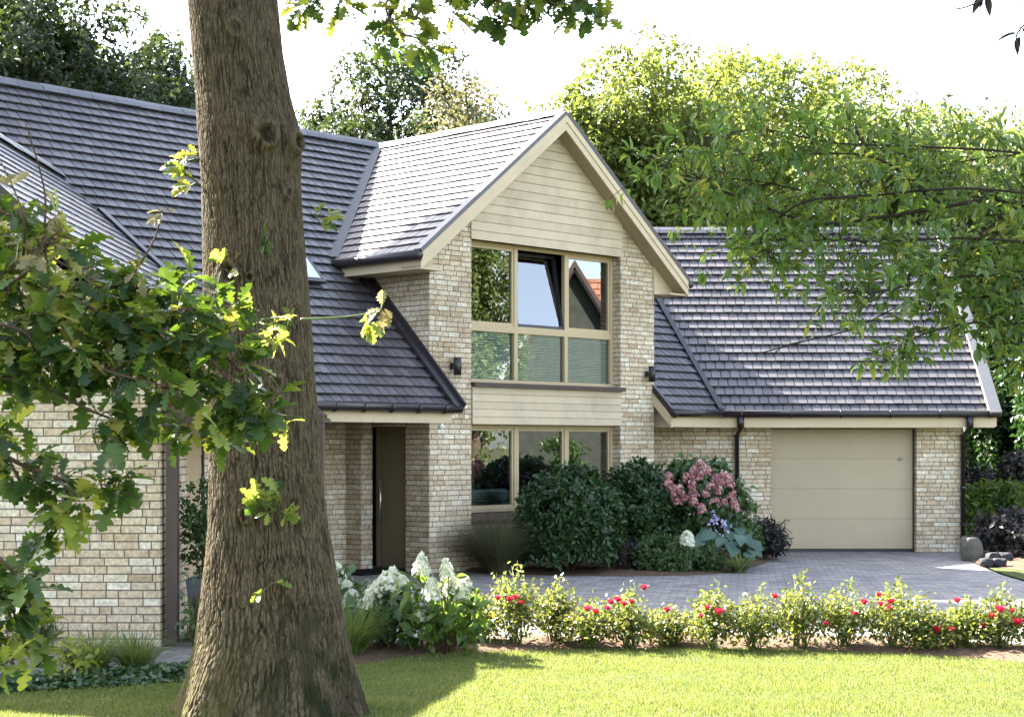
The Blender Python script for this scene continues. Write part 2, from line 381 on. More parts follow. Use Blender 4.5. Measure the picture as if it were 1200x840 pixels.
def bricks(name, O, e, n, polys, parent, label=None, depth=.1, course=.075, seed=1):
    """brick wall: recessed mortar bed and every brick proud of it"""
    rs = random.Random(seed); O, e, n = Vector(O), Vector(e).normalized(), Vector(n).normalized(); mb = MB()
    flip = e.cross(Zv).dot(n) < 0
    a0 = min(p[0] for q in polys for p in q); a1 = max(p[0] for q in polys for p in q)
    z1 = max(p[1] for q in polys for p in q); z0 = min(p[1] for q in polys for p in q)
    hpl = [halfplanes(q) for q in polys]
    for q in polys:
        q = q if area(q) > 0 else q[::-1]
        if flip: q = q[::-1]
        mb.prism([O+e*x+Zv*y for x, y in q], -n*depth, 1, True)
    for j in range(int(math.floor(z0/course)), int(math.ceil(z1/course))):
        y0, y1 = j*course+.006, (j+1)*course-.006
        x = a0 - rs.uniform(0, .2)
        while x < a1:
            wd = .215 if rs.random() < .8 else .1025
            for hp in hpl:
                rect = clip_to([(x,y0),(x+wd,y0),(x+wd,y1),(x,y1)], hp)
                if rect:
                    if flip: rect = rect[::-1]
                    pr = .006 + rs.uniform(-.002,.003)
                    ins = rs.uniform(0,.002)
                    mb.prism([O+e*p[0]+Zv*(p[1]+ins)+n*pr for p in rect], -n*(pr+.004), 0)
            x += wd + .012
    o = mb.build(name, [M['brick'], M['mortar']], parent)
    if label: o['label'] = label
    return o
def boards(mb, O, e, n, polys, h=.15, proud=.018):
    O, e, n = Vector(O), Vector(e), Vector(n); flip = e.cross(Zv).dot(n) < 0
    for q in polys:
        hp = halfplanes(q); z0 = min(p[1] for p in q); z1 = max(p[1] for p in q); a0 = min(p[0] for p in q); a1 = max(p[0] for p in q)
        k = 0
        while z0+k*h < z1:
            y0, y1 = z0+k*h, z0+(k+1)*h-.010
            r = clip_to([(a0,y0),(a1,y0),(a1,y1),(a0,y1)], hp)
            if r:
                if flip: r = r[::-1]
                mb.prism([O+e*p[0]+Zv*p[1]+n*(proud-(p[1]-y0)/h*.006) for p in r], -n*.03, 0)
            r = clip_to([(a0,y0),(a1,y0),(a1,y0+h),(a0,y0+h)], hp)
            if r:
                if flip: r = r[::-1]
                mb.prism([O+e*p[0]+Zv*p[1] for p in r], -n*.02, 0)
            k += 1

house = thing('detached_house', CP(2, 2, 0), 'cream brick detached house with dark tiled roofs, glazed gable and garage', 'house')

K = .975; CR = math.cos(math.atan(K)); SR = math.sin(math.atan(K))
def mz(t): return 2.39 + K*(t+.35)
TR, ZR = 4.42, 7.04                       # main ridge
UPC = (V*CR + Zv*SR)                      # up-slope vector of the main front slope
def roofslope_len(dt): return dt/CR
# main front slope (origin on the eave line at s=0)
Lm = roofslope_len(TR+.35)
tiles('roof', CP(0,-.35,2.39), U, UPC, [[(-11,0),(-.70,0),(-.70,Lm),(-11,Lm)], [(-.70,2.55/CR),(6.4,2.55/CR),(6.4,Lm),(-.70,Lm)]], house, label='grey blue tiled main roof running down to the porch eave')
# main back slope
mb = MB(); mb.prism([CP(6.4,TR,ZR), CP(-11,TR,ZR), CP(-11,TR+5,ZR-5*K), CP(6.4,TR+5,ZR-5*K)][::-1], (0,0,-.12), 0, True)
mb.build('roof', M['tile'], house)
# ridge tiles of the main roof
def ridge_tiles(a, b, parent, name='ridge_tiles', w=.13):
    a, b = Vector(a), Vector(b); d = (b-a); L = d.length; d.normalize(); side = d.cross(Zv).normalized(); mb = MB()
    k = int(L/.4)
    for i in range(k):
        p0, p1 = a+d*(i*L/k+.004), a+d*((i+1)*L/k-.004); h = random.uniform(-.004,.004)
        prof = [(-w,-w*.72),(-w*.5,-.02),(0,.035),(w*.5,-.02),(w,-w*.72)]
        r0 = [p0+side*x+Zv*(y+.055+h) for x, y in prof]; r1 = [p1+side*x+Zv*(y+.055+h) for x, y in prof]
        mb.add(r0+r1, [[j, j+1, j+6, j+5] for j in range(4)] + [[4,3,2,1,0],[5,6,7,8,9]], 0)
    return mb.build(name, M['ridge'], parent)
ridge_tiles(CP(-11,TR,ZR), CP(6.4,TR,ZR), house)

# gable roof of the glazed bay
SC, SE0, SE1, ZE, ZG = 1.97, -1.08, 5.02, 4.62, 7.0
kg = (ZG-ZE)/(SC-SE0); cg = 1/math.hypot(1,kg); sg = kg*cg
Lg = (SC-SE0)/cg
def valley_t(z): return (z-2.39)/K - .35
upL = U*cg + Zv*sg; upR = -U*cg + Zv*sg
vb, vt = valley_t(ZE)-0.0, valley_t(ZG)
tiles('roof', CP(SE0,0,ZE), V, upL, [[(0,0),(vb,0),(vt,Lg),(0,Lg)]], house, lift=.024, label='sunlit left slope of the gable roof')
tiles('roof', CP(SE1,0,ZE), V, upR, [[(0,0),(vb+.6,0),(vt,Lg),(0,Lg)]], house, label='right slope of the gable roof')
ridge_tiles(CP(SC,0.02,ZG), CP(SC,vt+.1,ZG), house, w=.10)
# valley strips
def strip(a, b, wdt, n, mat, name, parent, th=.03):
    a, b, n = Vector(a), Vector(b), Vector(n).normalized(); d = (b-a).normalized(); sd = d.cross(n).normalized()*wdt/2
    mb = MB(); mb.box(a-sd, b-a, sd*2, n*th); return mb.build(name, mat, parent)
nm = U.cross(UPC); nm = nm if nm.z > 0 else -nm
strip(CP(SE0,vb,ZE)+Vector((0,0,.03)), CP(SC-.1,vt-.05,ZG-.06)+Vector((0,0,.03)), .17, (nm+(-U*sg+Zv*cg)), M['lead'], 'valley', house, .045)
# barge boards + soffit
dirL = upL*Lg; dirR = upR*Lg
for s0, d, up in ((SE0, dirL, upL), (SE1, dirR, upR)):
    a = CP(s0, 0, ZE); nn = (-U*sg+Zv*cg) if s0 < 0 else (U*sg+Zv*cg)
    mb = MB(); mb.box(a - V*.012 + Zv*(-.255), d, V*.03, Zv*.235); mb.box(a - V*.028 + Zv*(-.13), d, V*.016, Zv*.11)
    mb.build('barge_board', M['trim'], house)
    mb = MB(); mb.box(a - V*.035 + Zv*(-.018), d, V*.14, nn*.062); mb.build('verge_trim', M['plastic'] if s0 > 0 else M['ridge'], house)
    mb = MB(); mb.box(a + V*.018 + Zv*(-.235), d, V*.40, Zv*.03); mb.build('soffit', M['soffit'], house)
# eave soffit, fascia and gutters of the gable roof
for s0, sg_ in ((SE0, 1), (SE1, -1)):
    mb = MB()
    mb.cbox(s0 if sg_ > 0 else s0-.44, s0+.44 if sg_ > 0 else s0, .02, 2.6, ZE-.25, ZE-.225)
    mb.cbox(s0+.012*sg_, s0+.036*sg_, .02, 2.6, ZE-.225, ZE-.03)
    mb.build('eave_box', M['trim'], house)
    mb = MB(); mb.tube([CP(s0-.045*sg_, -.03, ZE-.055), CP(s0-.045*sg_, 2.45, ZE-.055)], .068, 10)
    mb.build('gutter', M['plastic'], house)
for s0, s1 in ((SE0+.03, -.60), (4.45, SE1-.03)):
    mb = MB()
    zt0 = ZE + kg*min(s0-SE0, SE1-s0) - .20; zt1 = ZE + kg*min(s1-SE0, SE1-s1) - .20
    mb.prism([CP(s0,.26,ZE-.24), CP(s1,.26,ZE-.24), CP(s1,.26,zt1), CP(s0,.26,zt0)], V*.03, 0, True)
    mb.build('eave_end', M['trim'], house)

# ---- facade walls (t = .3)
def gz(s): return ZE + kg*min(s-SE0, SE1-s) - .17
S0, S1, S2, S3 = -.637, .212, 3.627, 4.484
bricks('wall', CP(0,.3,0), U, -V, [[(S0,0),(S1,0),(S1,gz(S1)),(S0,gz(S0))], [(S2,0),(S3,0),(S3,gz(S3)),(S2,gz(S2))], [(S1,0),(S2,0),(S2,.735),(S1,.735)]], house, 'cream brick piers either side of the glazed bay', .10, seed=3)
# reveals
for sx, dn in ((S1, U), (S2, -U)):
    bricks('wall', CP(sx,.3,0), V, dn, [[(0.004,.735),(.22,.735),(.22,4.95),(0.004,4.95)]], house, depth=.05, seed=5)
# left side wall of the bay, with the front door in it
def wl(t0, t1, z0, z1): return [(t0,z0),(t1,z0),(t1,z1),(t0,z1)]
bricks('wall', CP(S0,0,0), V, -U, [wl(.304,.80,0,4.62), wl(.80,1.52,2.14,4.62), wl(1.52,2.9,2.3,4.62)], house, 'shaded side wall beside the front door', .10, seed=7)
# right side wall (hidden mostly)
bricks('wall', CP(S3,0,0), V, U, [wl(.304,3.2,0,4.6)], house, depth=.1, seed=8)
# porch back walls
bricks('wall', CP(0,1.55,0), U, -V, [[(-.86,0),(-.645,0),(-.645,2.3),(-.86,2.3)]], house, depth=.1, seed=9)
bricks('wall', CP(-.86,0,0), V, -U, [wl(1.554,1.90,0,2.3)], house, depth=.1, seed=10)
bricks('wall', CP(0,1.90,0), U, -V, [[(-6,0),(-.864,0),(-.864,2.3),(-6,2.3)]], house, 'porch back wall', .1, seed=11)
# cladding
mb = MB()
boards(mb, CP(0,.285,0), U, -V, [[(S1-.02,4.93),(S2+.02,4.93),(S2+.02,gz(S2)+.02),(SC,gz(SC)+.05),(S1-.02,gz(S1)+.02)]], .138)
mb.build('cladding', M['clad'], house)['label'] = 'beige boarding filling the top of the gable'
mb = MB(); boards(mb, CP(0,.285,0), U, -V, [[(S1+.006,2.18),(S2-.006,2.18),(S2-.006,2.745),(S1+.006,2.745)]], .113)
mb.build('cladding', M['clad'], house)['label'] = 'beige boarding band between the two windows'
mb = MB(); mb.cbox(S1-.01, S2+.03, .22, .5, 2.75, 2.80); mb.cbox(S1-.01,S2+.03,.205,.22,2.735,2.80)
mb.build('window_sill', M['sill'], house)
mb = MB()
kx = S1+.01
while kx < S2-.08:
    mb.prism([CP(kx,.265,.742), CP(kx+.1,.265,.742), CP(kx+.1,.50,.85), CP(kx,.50,.85)], Zv*-.07 , 0, True); kx += .108
mb.build('brick_sill', M['soldier'], house)

# ---- windows of the bay
TW = .5
def window(z0, z1, zt, label):
    mb = MB(); ml = [S1, 1.345, 2.495, S2]
    fw = .062
    zb = [z0, z1]
    mb.cbox(S1, S2, TW-.035, TW+.035, z1-fw, z1); mb.cbox(S1, S2, TW-.035, TW+.035, z0, z0+fw)
    for i, x in enumerate(ml):
        a, b_ = (x, x+fw) if i == 0 else ((x-fw, x) if i == 3 else (x-fw*.62, x+fw*.62))
        mb.cbox(a, b_, TW-.037, TW+.033, z0+fw*.98, z1-fw*.98)
    if zt:
        for i in range(3):
            mb.cbox(ml[i]+fw*.5, ml[i+1]-fw*.5, TW-.034, TW+.032, zt-.055, zt+.055)
    w_ = mb.build('window', M['frame'], house, .004); w_['label'] = label
    return w_, ml, fw
wU, ml, fw = window(2.80, 4.945, 3.64, 'six pane upper window of the gable, middle sash tilted open')
wD, ml, fw = window(.85, 2.185, None, 'three pane ground floor window behind the shrubs')
def pane(par, s0, s1, z0, z1, tilt=0, sash=True, smat=None):
    t0 = TW+.012
    if sash:
        mb = MB(); q = .042
        for a in ((s0,s1,z0,z0+q),(s0,s1,z1-q,z1),(s0,s0+q,z0+q,z1-q),(s1-q,s1,z0+q,z1-q)):
            d0 = t0-.03
            mb.box(CP(a[0],d0,a[2]) , U*(a[1]-a[0]), (V)*.05, Zv*(a[3]-a[2]))
        if tilt:
            ax = CP(s0, t0, z0); rot = Matrix.Translation(ax) @ Matrix.Rotation(tilt, 4, -U) @ Matrix.Translation(-ax)
            mb.v = [tuple(rot @ Vector(p)) for p in mb.v]
        mb.build('sash', smat or M['frame'], par)
        s0, s1, z0, z1 = s0+.03, s1-.03, z0+.03, z1-.03
    mb = MB(); mb.quad(CP(s0,t0,z0), CP(s1,t0,z0), CP(s1,t0,z1), CP(s0,t0,z1))
    if tilt:
        mb.v = [tuple(rot @ Vector(p)) for p in mb.v]
    return mb.build('pane', M['glass'], par)
for i in range(3):
    a, b_ = ml[i]+(.06 if i == 0 else .038), ml[i+1]-(.06 if i == 2 else .038)
    pane(wU, a, b_, 3.695, 4.885, R(9) if i == 1 else 0, True, M['black'] if i == 1 else None)
    pane(wU, a, b_, 2.86, 3.585, 0, False)
    pane(wD, a, b_, .91, 2.125, 0, True)
def blind(par, s0, s1, z0, z1):
    mb = MB(); z = z0
    while z < z1:
        mb.box(CP(s0,TW+.05,z), U*(s1-s0), V*.016+Zv*.034, Zv*.002+V*-.001); z += .042
    mb.cbox(s0, s1, TW+.10, TW+.14, z1, z1+.03)
    return mb.build('blind', M['blind'], par)
for i in range(3): blind(wU, ml[i]+.05, ml[i+1]-.05, 2.84, 3.60)
blind(wD, ml[0]+.05, ml[1]-.05, .88, 1.16); blind(wD, ml[1]+.05, ml[2]-.05, .88, 1.08)
# rooms behind the glass
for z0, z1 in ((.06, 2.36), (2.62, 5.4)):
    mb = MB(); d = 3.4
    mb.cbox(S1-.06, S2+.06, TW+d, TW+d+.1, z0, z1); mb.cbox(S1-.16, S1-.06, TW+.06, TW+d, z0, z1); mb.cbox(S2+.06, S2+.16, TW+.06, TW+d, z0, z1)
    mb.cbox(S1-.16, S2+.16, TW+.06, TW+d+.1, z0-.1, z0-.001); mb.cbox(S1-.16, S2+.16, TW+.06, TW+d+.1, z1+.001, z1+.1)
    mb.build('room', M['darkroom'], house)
mb = MB()
for k in range(4): mb.cbox(1.7, 2.5, 2.6, 2.95, .3+k*.45, .34+k*.45)
mb.cbox(1.66,1.7,2.6,2.95,.06,1.95); mb.cbox(2.5,2.54,2.6,2.95,.06,1.95)
sh = mb.build('bookcase', simple('red brown wood', (.22,.07,.04), .5), None); tag(sh, 'red brown bookcase standing inside the ground floor room behind the window', 'bookcase')
# ---- wall lights
for px, zc in ((-.20, 3.02), (4.27, 3.04)):
    mb = MB(); mb.cbox(px-.035, px+.035, .20, .285, zc-.045, zc+.045)
    mb.tube([CP(px,.165,zc-.13), CP(px,.165,zc+.13)], .058, 16)
    mb.build('wall_light', M['black'], house)
# ---- front door (in the side wall, facing left)
mb = MB()
mb.cbox(S0-.02+.06, S0+.12, .806, .870, .03, 2.135); mb.cbox(S0+.04, S0+.12, 1.45, 1.516, .03, 2.135); mb.cbox(S0+.04, S0+.12, .870, 1.45, 2.08, 2.135)
mb.cbox(S0+.065, S0+.115, .872, 1.448, .05, 2.078)
fd = mb.build('front_door', M['door'], house); fd['label'] = 'tall olive brown front door with long steel bar handle'
mb = MB(); hp_ = CP(S0-.0, 1.37, 0); mb.tube([hp_+Zv*.70, hp_+Zv*1.36], .017, 10)
for q in (.78, 1.28): mb.tube([hp_+Zv*q, hp_+Zv*q+U*.07], .008, 8)
mb.build('handle', M['steel'], fd)
mb = MB(); mb.cbox(S0-.01, S0+.115, .80, 1.52, .0, .05); mb.build('threshold', M['black'], fd)
# ---- porch eave: soffit, fascia, gutter, verge
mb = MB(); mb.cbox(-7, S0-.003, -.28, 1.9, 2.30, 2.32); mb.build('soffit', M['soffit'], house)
mb = MB(); mb.cbox(-6, -.75, -.30, -.275, 2.175, 2.36); mb.build('fascia', M['trim'], house)
mb = MB(); mb.tube([CP(-6,-.385,2.385), CP(-.665,-.385,2.385)], .068, 10)
for k in range(11): mb.tube([CP(-6+k*.5,-.385,2.378), CP(-5.97+k*.5,-.385,2.378)], .076, 10)
mb.build('gutter', M['plastic'], house)
# verge strip beside the bay wall, running down past the pier
va, vbp = CP(S0-.185,-.42,2.33+.05), CP(S0-.185,1.95,mz(1.95)+.05)
mb = MB(); mb.box(va+U*.0, vbp-va, U*.16, nm*.05); mb.box(va+U*.145, vbp-va, U*.035, nm*.10); mb.build('verge_trim', M['plastic'], house)
mb = MB(); q0 = CP(S0+.0,-.30,2.2); mb.prism([CP(S0-.085,-.27,2.19), CP(S0-.085,.27,2.19), CP(S0-.085,.27,mz(.27)-.06), CP(S0-.085,-.27,mz(-.27)-.06)], U*-.03, 0, True); mb.build('verge_board', M['trim'], house)
# security camera under the porch fascia
cpz = CP(S0-.28,-.25,2.17); mb = MB(); mb.tube([cpz+Zv*.02, cpz-Zv*.03], .028, 12)
mb2 = [cpz+Zv*(-.03-.055*math.sin(q)) for q in np.linspace(0,math.pi/2,6)]
mb.tube(mb2, [.05*math.cos(q)+.002 for q in np.linspace(0,math.pi/2,6)], 14); mb.build('security_camera', M['white'], house)
# letter box and lamp on the porch wall
mb = MB(); pt = CP(-1.62,1.89,.0); mb.box(pt+Zv*.28-V*.03, U*.09, V*.04, Zv*.10); mb.build('wall_socket', M['planter'], house)
mb = MB(); mb.tube([CP(-2.05,1.80,.78), CP(-2.05,1.80,.90)], .07, 14); mb.box(CP(-2.08,1.80,.82), U*.06, V*.1, Zv*.05); mb.build('wall_light', M['black'], house)

# ---- right lean-to roof beside the bay and the garage wing
TB = -.1
def rz(t): return 2.40 + K*(t-TB)
tiles('roof', CP(0,TB,2.40), U, UPC, [[(4.50,0),(5.807,0),(5.807+.389*3.0,.921*3.0/CR),(4.50,.921*3.0/CR)]], house, label='small tiled slope between the bay and the garage roof')
GY, GX1, GYR = 28.48, 8.17, 32.15; GZ = 2.40; GZR = GZ + K*(GYR-GY)
upG = Vector((0,CR,SR)); Lgar = (GYR-GY)/CR
tiles('roof', (0,GY,GZ), (1,0,0), upG, [[(3.58,0),(GX1,0),(GX1,Lgar),(3.58-.389/.921*(GYR-GY),Lgar)]], house, gauge=.222, label='garage roof, half in sun and half in shadow')
mb = MB(); mb.prism([Vector((1.0,GYR,GZR)), Vector((GX1,GYR,GZR)), Vector((GX1,GYR+3.7,GZR-3.7*K)), Vector((1.0,GYR+3.7,GZR-3.7*K))], (0,0,-.12), 0, True); mb.build('roof', M['tile'], house)
ridge_tiles((1.6,GYR,GZR), (GX1+.02,GYR,GZR), house)
vdir = Vector((-.389,.921,.898)); va = Vector((3.58,28.48,2.40))
ng = Vector((0,-SR,CR))
strip(va+Vector((0,0,.045)), va+vdir*3.0+Vector((0,0,.045)), .10, (nm+ng), M['plastic'], 'valley', house, .05)
# garage verge (cloaked in grey) with barge
mb = MB(); a = Vector((GX1-.02,GY-.06,GZ-.055)); d = upG*(Lgar+.06)
mb.box(a, d, Vector((.20,0,0)), ng*.115); mb.build('verge_trim', simple('pale grey verge', (.13,.13,.135), .5, .1), house)
mb = MB(); mb.box(Vector((GX1+.10,GY+.02,GZ-.22)), d, Vector((.03,0,0)), Zv*.16); mb.build('barge_board', M['trim'], house)
# lean-to verge
a = CP(4.44,TB-.06,rz(TB-.06)-.03); d = UPC*(.75)
mb = MB(); mb.box(a, d, U*.07, nm*.085); mb.build('verge_trim', M['plastic'], house)
mb = MB(); mb.box(CP(4.455,TB,rz(TB)-.25), V*.5+Zv*K*.5, U*.03, Zv*.20); mb.build('barge_board', M['trim'], house)
mb = MB(); boards(mb, CP(4.60,TB+.02,0), V, -U, [[(0,2.16),(.8,2.16),(.8,2.86),(0,2.16+.02)]], .13); mb.build('cladding', M['clad'], house)
# eaves
YW = 28.95
mb = MB(); mb.abox(3.50, GX1+.10, GY+.02, GY+.045, 2.165, 2.345); mb.build('fascia', M['trim'], house)
mb = MB(); mb.box(CP(4.46,TB+.02,2.165), U*1.36, V*.025, Zv*.18); mb.build('fascia', M['trim'], house)
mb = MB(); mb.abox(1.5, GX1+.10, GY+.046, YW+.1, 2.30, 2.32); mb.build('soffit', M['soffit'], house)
mb = MB(); mb.tube([CP(4.43,TB-.05,2.40), CP(5.84,TB-.05,2.40)], .066, 10); mb.tube([Vector((3.54,GY-.05,2.40)), Vector((GX1+.16,GY-.05,2.40))], .066, 10)
for k in range(6): mb.tube([Vector((3.9+k*.85,GY-.05,2.395)), Vector((3.93+k*.85,GY-.05,2.395))], .073, 10)
mb.build('gutter', M['plastic'], house)
def downpipe(x, y):
    mb = MB(); mb.tube([(x,GY-.05,2.36),(x,GY-.05,2.16),(x,y-.07,2.02),(x,y-.07,.02)], .04, 12)
    mb.tube([(x,GY-.05,2.34),(x,GY-.05,2.16)], .062, 12)
    for z in (2.0, 1.1, .25): mb.tube([(x,y-.07,z),(x,y-.07,z+.05)], .05, 12)
    mb.build('downpipe', M['plastic'], house)
downpipe(P(863,500,YW).x, YW); downpipe(P(1127,500,YW).x, YW)
# garage front wall and door
xd0, xd1, xr = 4.50, 7.04, 7.84
bricks('wall', (0,YW,0), (1,0,0), (0,-1,0), [[(1.5,0),(xd0,0),(xd0,2.3),(1.5,2.3)], [(xd1,0),(xr,0),(xr,2.3),(xd1,2.3)], [(xd0,2.16),(xd1,2.16),(xd1,2.3),(xd0,2.3)]], house, 'garage front wall either side of the garage door', .25, seed=21)
bricks('wall', (xr,YW,0), (0,1,0), (1,0,0), [[(0.004,0),(6.3,0),(6.3,2.4),(0.004,2.4)], [(.1,2.4),(6.3,2.4),(3.2,5.4)]], house, depth=.2, seed=22)
bricks('wall', (xd0,YW,0), (0,1,0), (1,0,0), [[(0.004,0),(.25,0),(.25,2.155),(0.004,2.155)]], house, depth=.05, seed=23)
bricks('wall', (xd1,YW,0), (0,1,0), (-1,0,0), [[(0.004,0),(.25,0),(.25,2.155),(0.004,2.155)]], house, depth=.05, seed=24)
mb = MB(); h = (2.15-.05)/4
for k in range(4):
    mb.abox(xd0+.03, xd1-.03, YW+.17, YW+.21, .05+k*h+.004, .05+(k+1)*h-.004)
mb.abox(xd0+.03, xd1-.03, YW+.178, YW+.22, .05, 2.15)
gd = mb.build('garage_door', M['garage'], house, .003); gd['label'] = 'plain taupe sectional garage door of four wide panels'
mb = MB(); mb.abox(xd0+.0, xd0+.028, YW+.14, YW+.22, 0, 2.15); mb.abox(xd1-.028, xd1, YW+.14, YW+.22, 0, 2.15); mb.abox(xd0+.03, xd1-.03, YW+.165, YW+.22, 0.0, .048)
mb.build('door_seal', M['black'], gd)
mb = MB(); mb.tube([(xd1-.25,YW+.155,1.62),(xd1-.25,YW+.172,1.62)], .03, 12); mb.build('lock', M['steel'], gd)
# plain hidden rear walls that close the house
mb = MB(); mb.abox(1.0, xr-.2, GYR+3.2, GYR+3.4, 0, 2.4); mb.cbox(-8, 6.2, 8.6, 8.8, 0, 3.2); mb.cbox(6.0, 6.2, 2.9, 8.6, 0, 5.4)
mb.build('wall', M['mortar'], house)

# ---- left wing: gable end towards the lawn
WX, WZ, WK = -6.2, 5.55, .9; WY0, WYW = 14.95, 15.4; cw = 1/math.hypot(1,WK); sw = WK*cw
WE = -2.45; Lw = (WE-WX)/cw
upW = Vector((-cw,0,sw))
WZE = WZ-WK*(WE-WX)
# valley with the main slope: solve the depth where both planes meet, at ridge and at eave
def main_y_for(x, z):
    t = (z-2.39)/K-.35; s = (x - C0.x + sa*t)/ca; return C0.y + sa*s + ca*t
yr, ye = main_y_for(WX, WZ), main_y_for(WE, WZE)
tiles('roof', (WE,WY0,WZE), (0,1,0), upW, [[(0,0),(ye-WY0+.3,0),(yr-WY0+.1,Lw),(0,Lw)]], house, lift=.018, label='left wing roof seen at a grazing angle')
mb = MB(); mb.prism([Vector((WX,WY0,WZ)), Vector((WX,yr+3,WZ)), Vector((WX-4.2,yr+3,WZ-4.2*WK)), Vector((WX-4.2,WY0,WZ-4.2*WK))], (0,0,-.12), 0, True); mb.build('roof', M['tile'], house)
ridge_tiles((WX,WY0,WZ), (WX,yr,WZ), house)
nw = Vector((sw,0,cw))
strip(Vector((WX+.6,main_y_for(WX+.6,WZ-.6*WK),WZ-.6*WK+.03)), Vector((WE,ye,WZE+.03)), .13, nm+nw, M['plastic'], 'valley', house, .05)
mb = MB(); mb.box(Vector((WE,WY0-.03,WZE-.06)), upW*Lw, Vector((0,.12,0)), nw*.12); mb.build('verge_trim', M['sill'], house)
mb = MB(); mb.box(Vector((WE,WY0,WZE-.27)), upW*Lw, Vector((0,.03,0)), Zv*.20); mb.build('barge_board', M['trim'], house)
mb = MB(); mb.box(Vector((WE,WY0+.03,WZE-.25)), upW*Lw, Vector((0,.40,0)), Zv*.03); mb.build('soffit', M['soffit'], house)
mb = MB(); mb.abox(WX, -3.9, WYW-.03, WYW-.005, 2.55, 3.2); 
WC = -3.255
zt = lambda x: WZ-WK*(x-WX)-.2
bricks('wall', (0,WYW,0), (1,0,0), (0,-1,0), [[(-10.4,0),(WC,0),(WC,zt(WC)),(WX,zt(WX)),(-10.4,zt(2*WX+10.4))]], house, 'cream brick gable end wall of the left wing', .25, seed=31)
bricks('wall', (WC,WYW,0), (0,1,0), (1,0,0), [[(0.004,0),(1.25,0),(1.25,2.6),(0.004,2.6)], [(2.05,0),(6.5,0),(6.5,2.6),(2.05,2.6)], [(1.25,2.12),(2.05,2.12),(2.05,2.6),(1.25,2.6)]], house, 'side wall of the left wing beside the planter', .2, seed=32)
mb = MB(); boards(mb, (WC+.0,WYW,0), (0,1,0), (1,0,0), [[(1.25,.05),(2.0,.05),(2.0,2.12),(1.25,2.12)]], .19, .01); mb.build('side_panel', M['frame'], house)
mb = MB(); mb.abox(WC-.02, WC+.03, WYW+2.0, WYW+2.05, .05, 2.12); mb.build('panel_trim', M['brown'], house)
mb = MB(); mb.abox(-3.21, -3.105, WYW+.03, WYW+.14, .02, 2.07); mb.abox(-3.21, -1.75, WYW+.03, WYW+.14, 2.072, 2.17); mb.abox(-1.85,-1.75,WYW+.03,WYW+.14,.02,2.07)
mb.build('porch_frame', M['brown'], house, .004)
mb = MB(); mb.tube([(WE+.04,WY0,WZE-.02),(WE+.04,ye,WZE-.02)], .068, 10); mb.build('gutter', M['plastic'], house)
mb = MB(); mb.abox(-10.4, WC-.2, yr+2.6, yr+2.8, 0, 3); mb.abox(-10.4,-10.2,WYW+.3,yr+2.6,0,2); mb.build('wall', M['mortar'], house)
# roof window on the main slope, mostly behind the oak
pw = P(375, 322, 24.3)
tw_ = 1.47; sw_ = -2.43
mb = MB(); o_ = CP(sw_,tw_,mz(tw_))+nm*.05
mb.box(o_, U*.78, UPC*.58, nm*.05); rw = mb.build('roof_window', M['plastic'], house)
mb = MB(); mb.box(o_+nm*.051+U*.07+UPC*.07, U*.64, UPC*.46, nm*.006); mb.build('pane', simple('roof window glass', (.5,.52,.54), .08, .02), rw)

# ------------------------------------------------------------------ ground
def sheet(name, pts, z, mat, th=0.0):
    mb = MB(); vv = [Vector((p[0],p[1],z)) for p in pts]
    if area([(p.x,p.y) for p in vv]) < 0: vv = vv[::-1]
    mb.add(vv, [list(range(len(vv)))]) if th == 0 else mb.prism(vv, (0,0,-th), 0, False)
    o = mb.build(name, mat); return o
def smooth_curve(pts, k=6):
    out = []
    for i in range(len(pts)-1):
        p0, p1, p2, p3 = (Vector(pts[max(i-1,0)]), Vector(pts[i]), Vector(pts[i+1]), Vector(pts[min(i+2,len(pts)-1)]))
        for j in range(k):
            t = j/k; out.append(.5*((2*p1)+(p2-p0)*t+(2*p0-5*p1+4*p2-p3)*t*t+(3*p1-p0-3*p2+p3)*t**3))
    out.append(Vector(pts[-1])); return out
gx = 900
tag(sheet('ground', [(-gx,-60),(gx,-60),(gx,1800),(-gx,1800)], -.03, M['earth']), kind='structure')
right_edge = smooth_curve([Vector((7.84,28.9,0)), G(1128,652), G(1160,668), G(1200,681), G(1290,705), G(1420,740), G(1700,800)], 5)
drv = [Vector((-14,13,0)), Vector((-14,29.2,0)), Vector((7.84,29.2,0))] + right_edge + [Vector((9,12.5,0))]
tag(sheet('drive', [(p.x,p.y) for p in drv], 0, M['paving']), kind='structure')
far = [G(-500,850), G(0,814), G(120,808), G(222,801), G(330,795), G(405,783), G(450,775), G(500,768.5), G(600,764.5), G(700,761.5), G(800,760), G(900,761.5), G(1000,765), G(1100,770), G(1200,777), G(1330,788), G(1600,812)]
far = smooth_curve(far, 4)
lawn_pts = [(p.x,p.y) for p in far] + [(14,3),(14,-4),(-14,-4),(-14,3)]
tag(sheet('lawn', lawn_pts, .010, M['lawnbase']), kind='structure')
# verge lawn to the right of the drive
ra = [(p.x+.05,p.y) for p in right_edge[3:]] 
tag(sheet('lawn', ra + [(30,11),(30,26.3),(9.9,26.3),(8.9,26.0)], .008, M['lawnbase']), kind='structure')
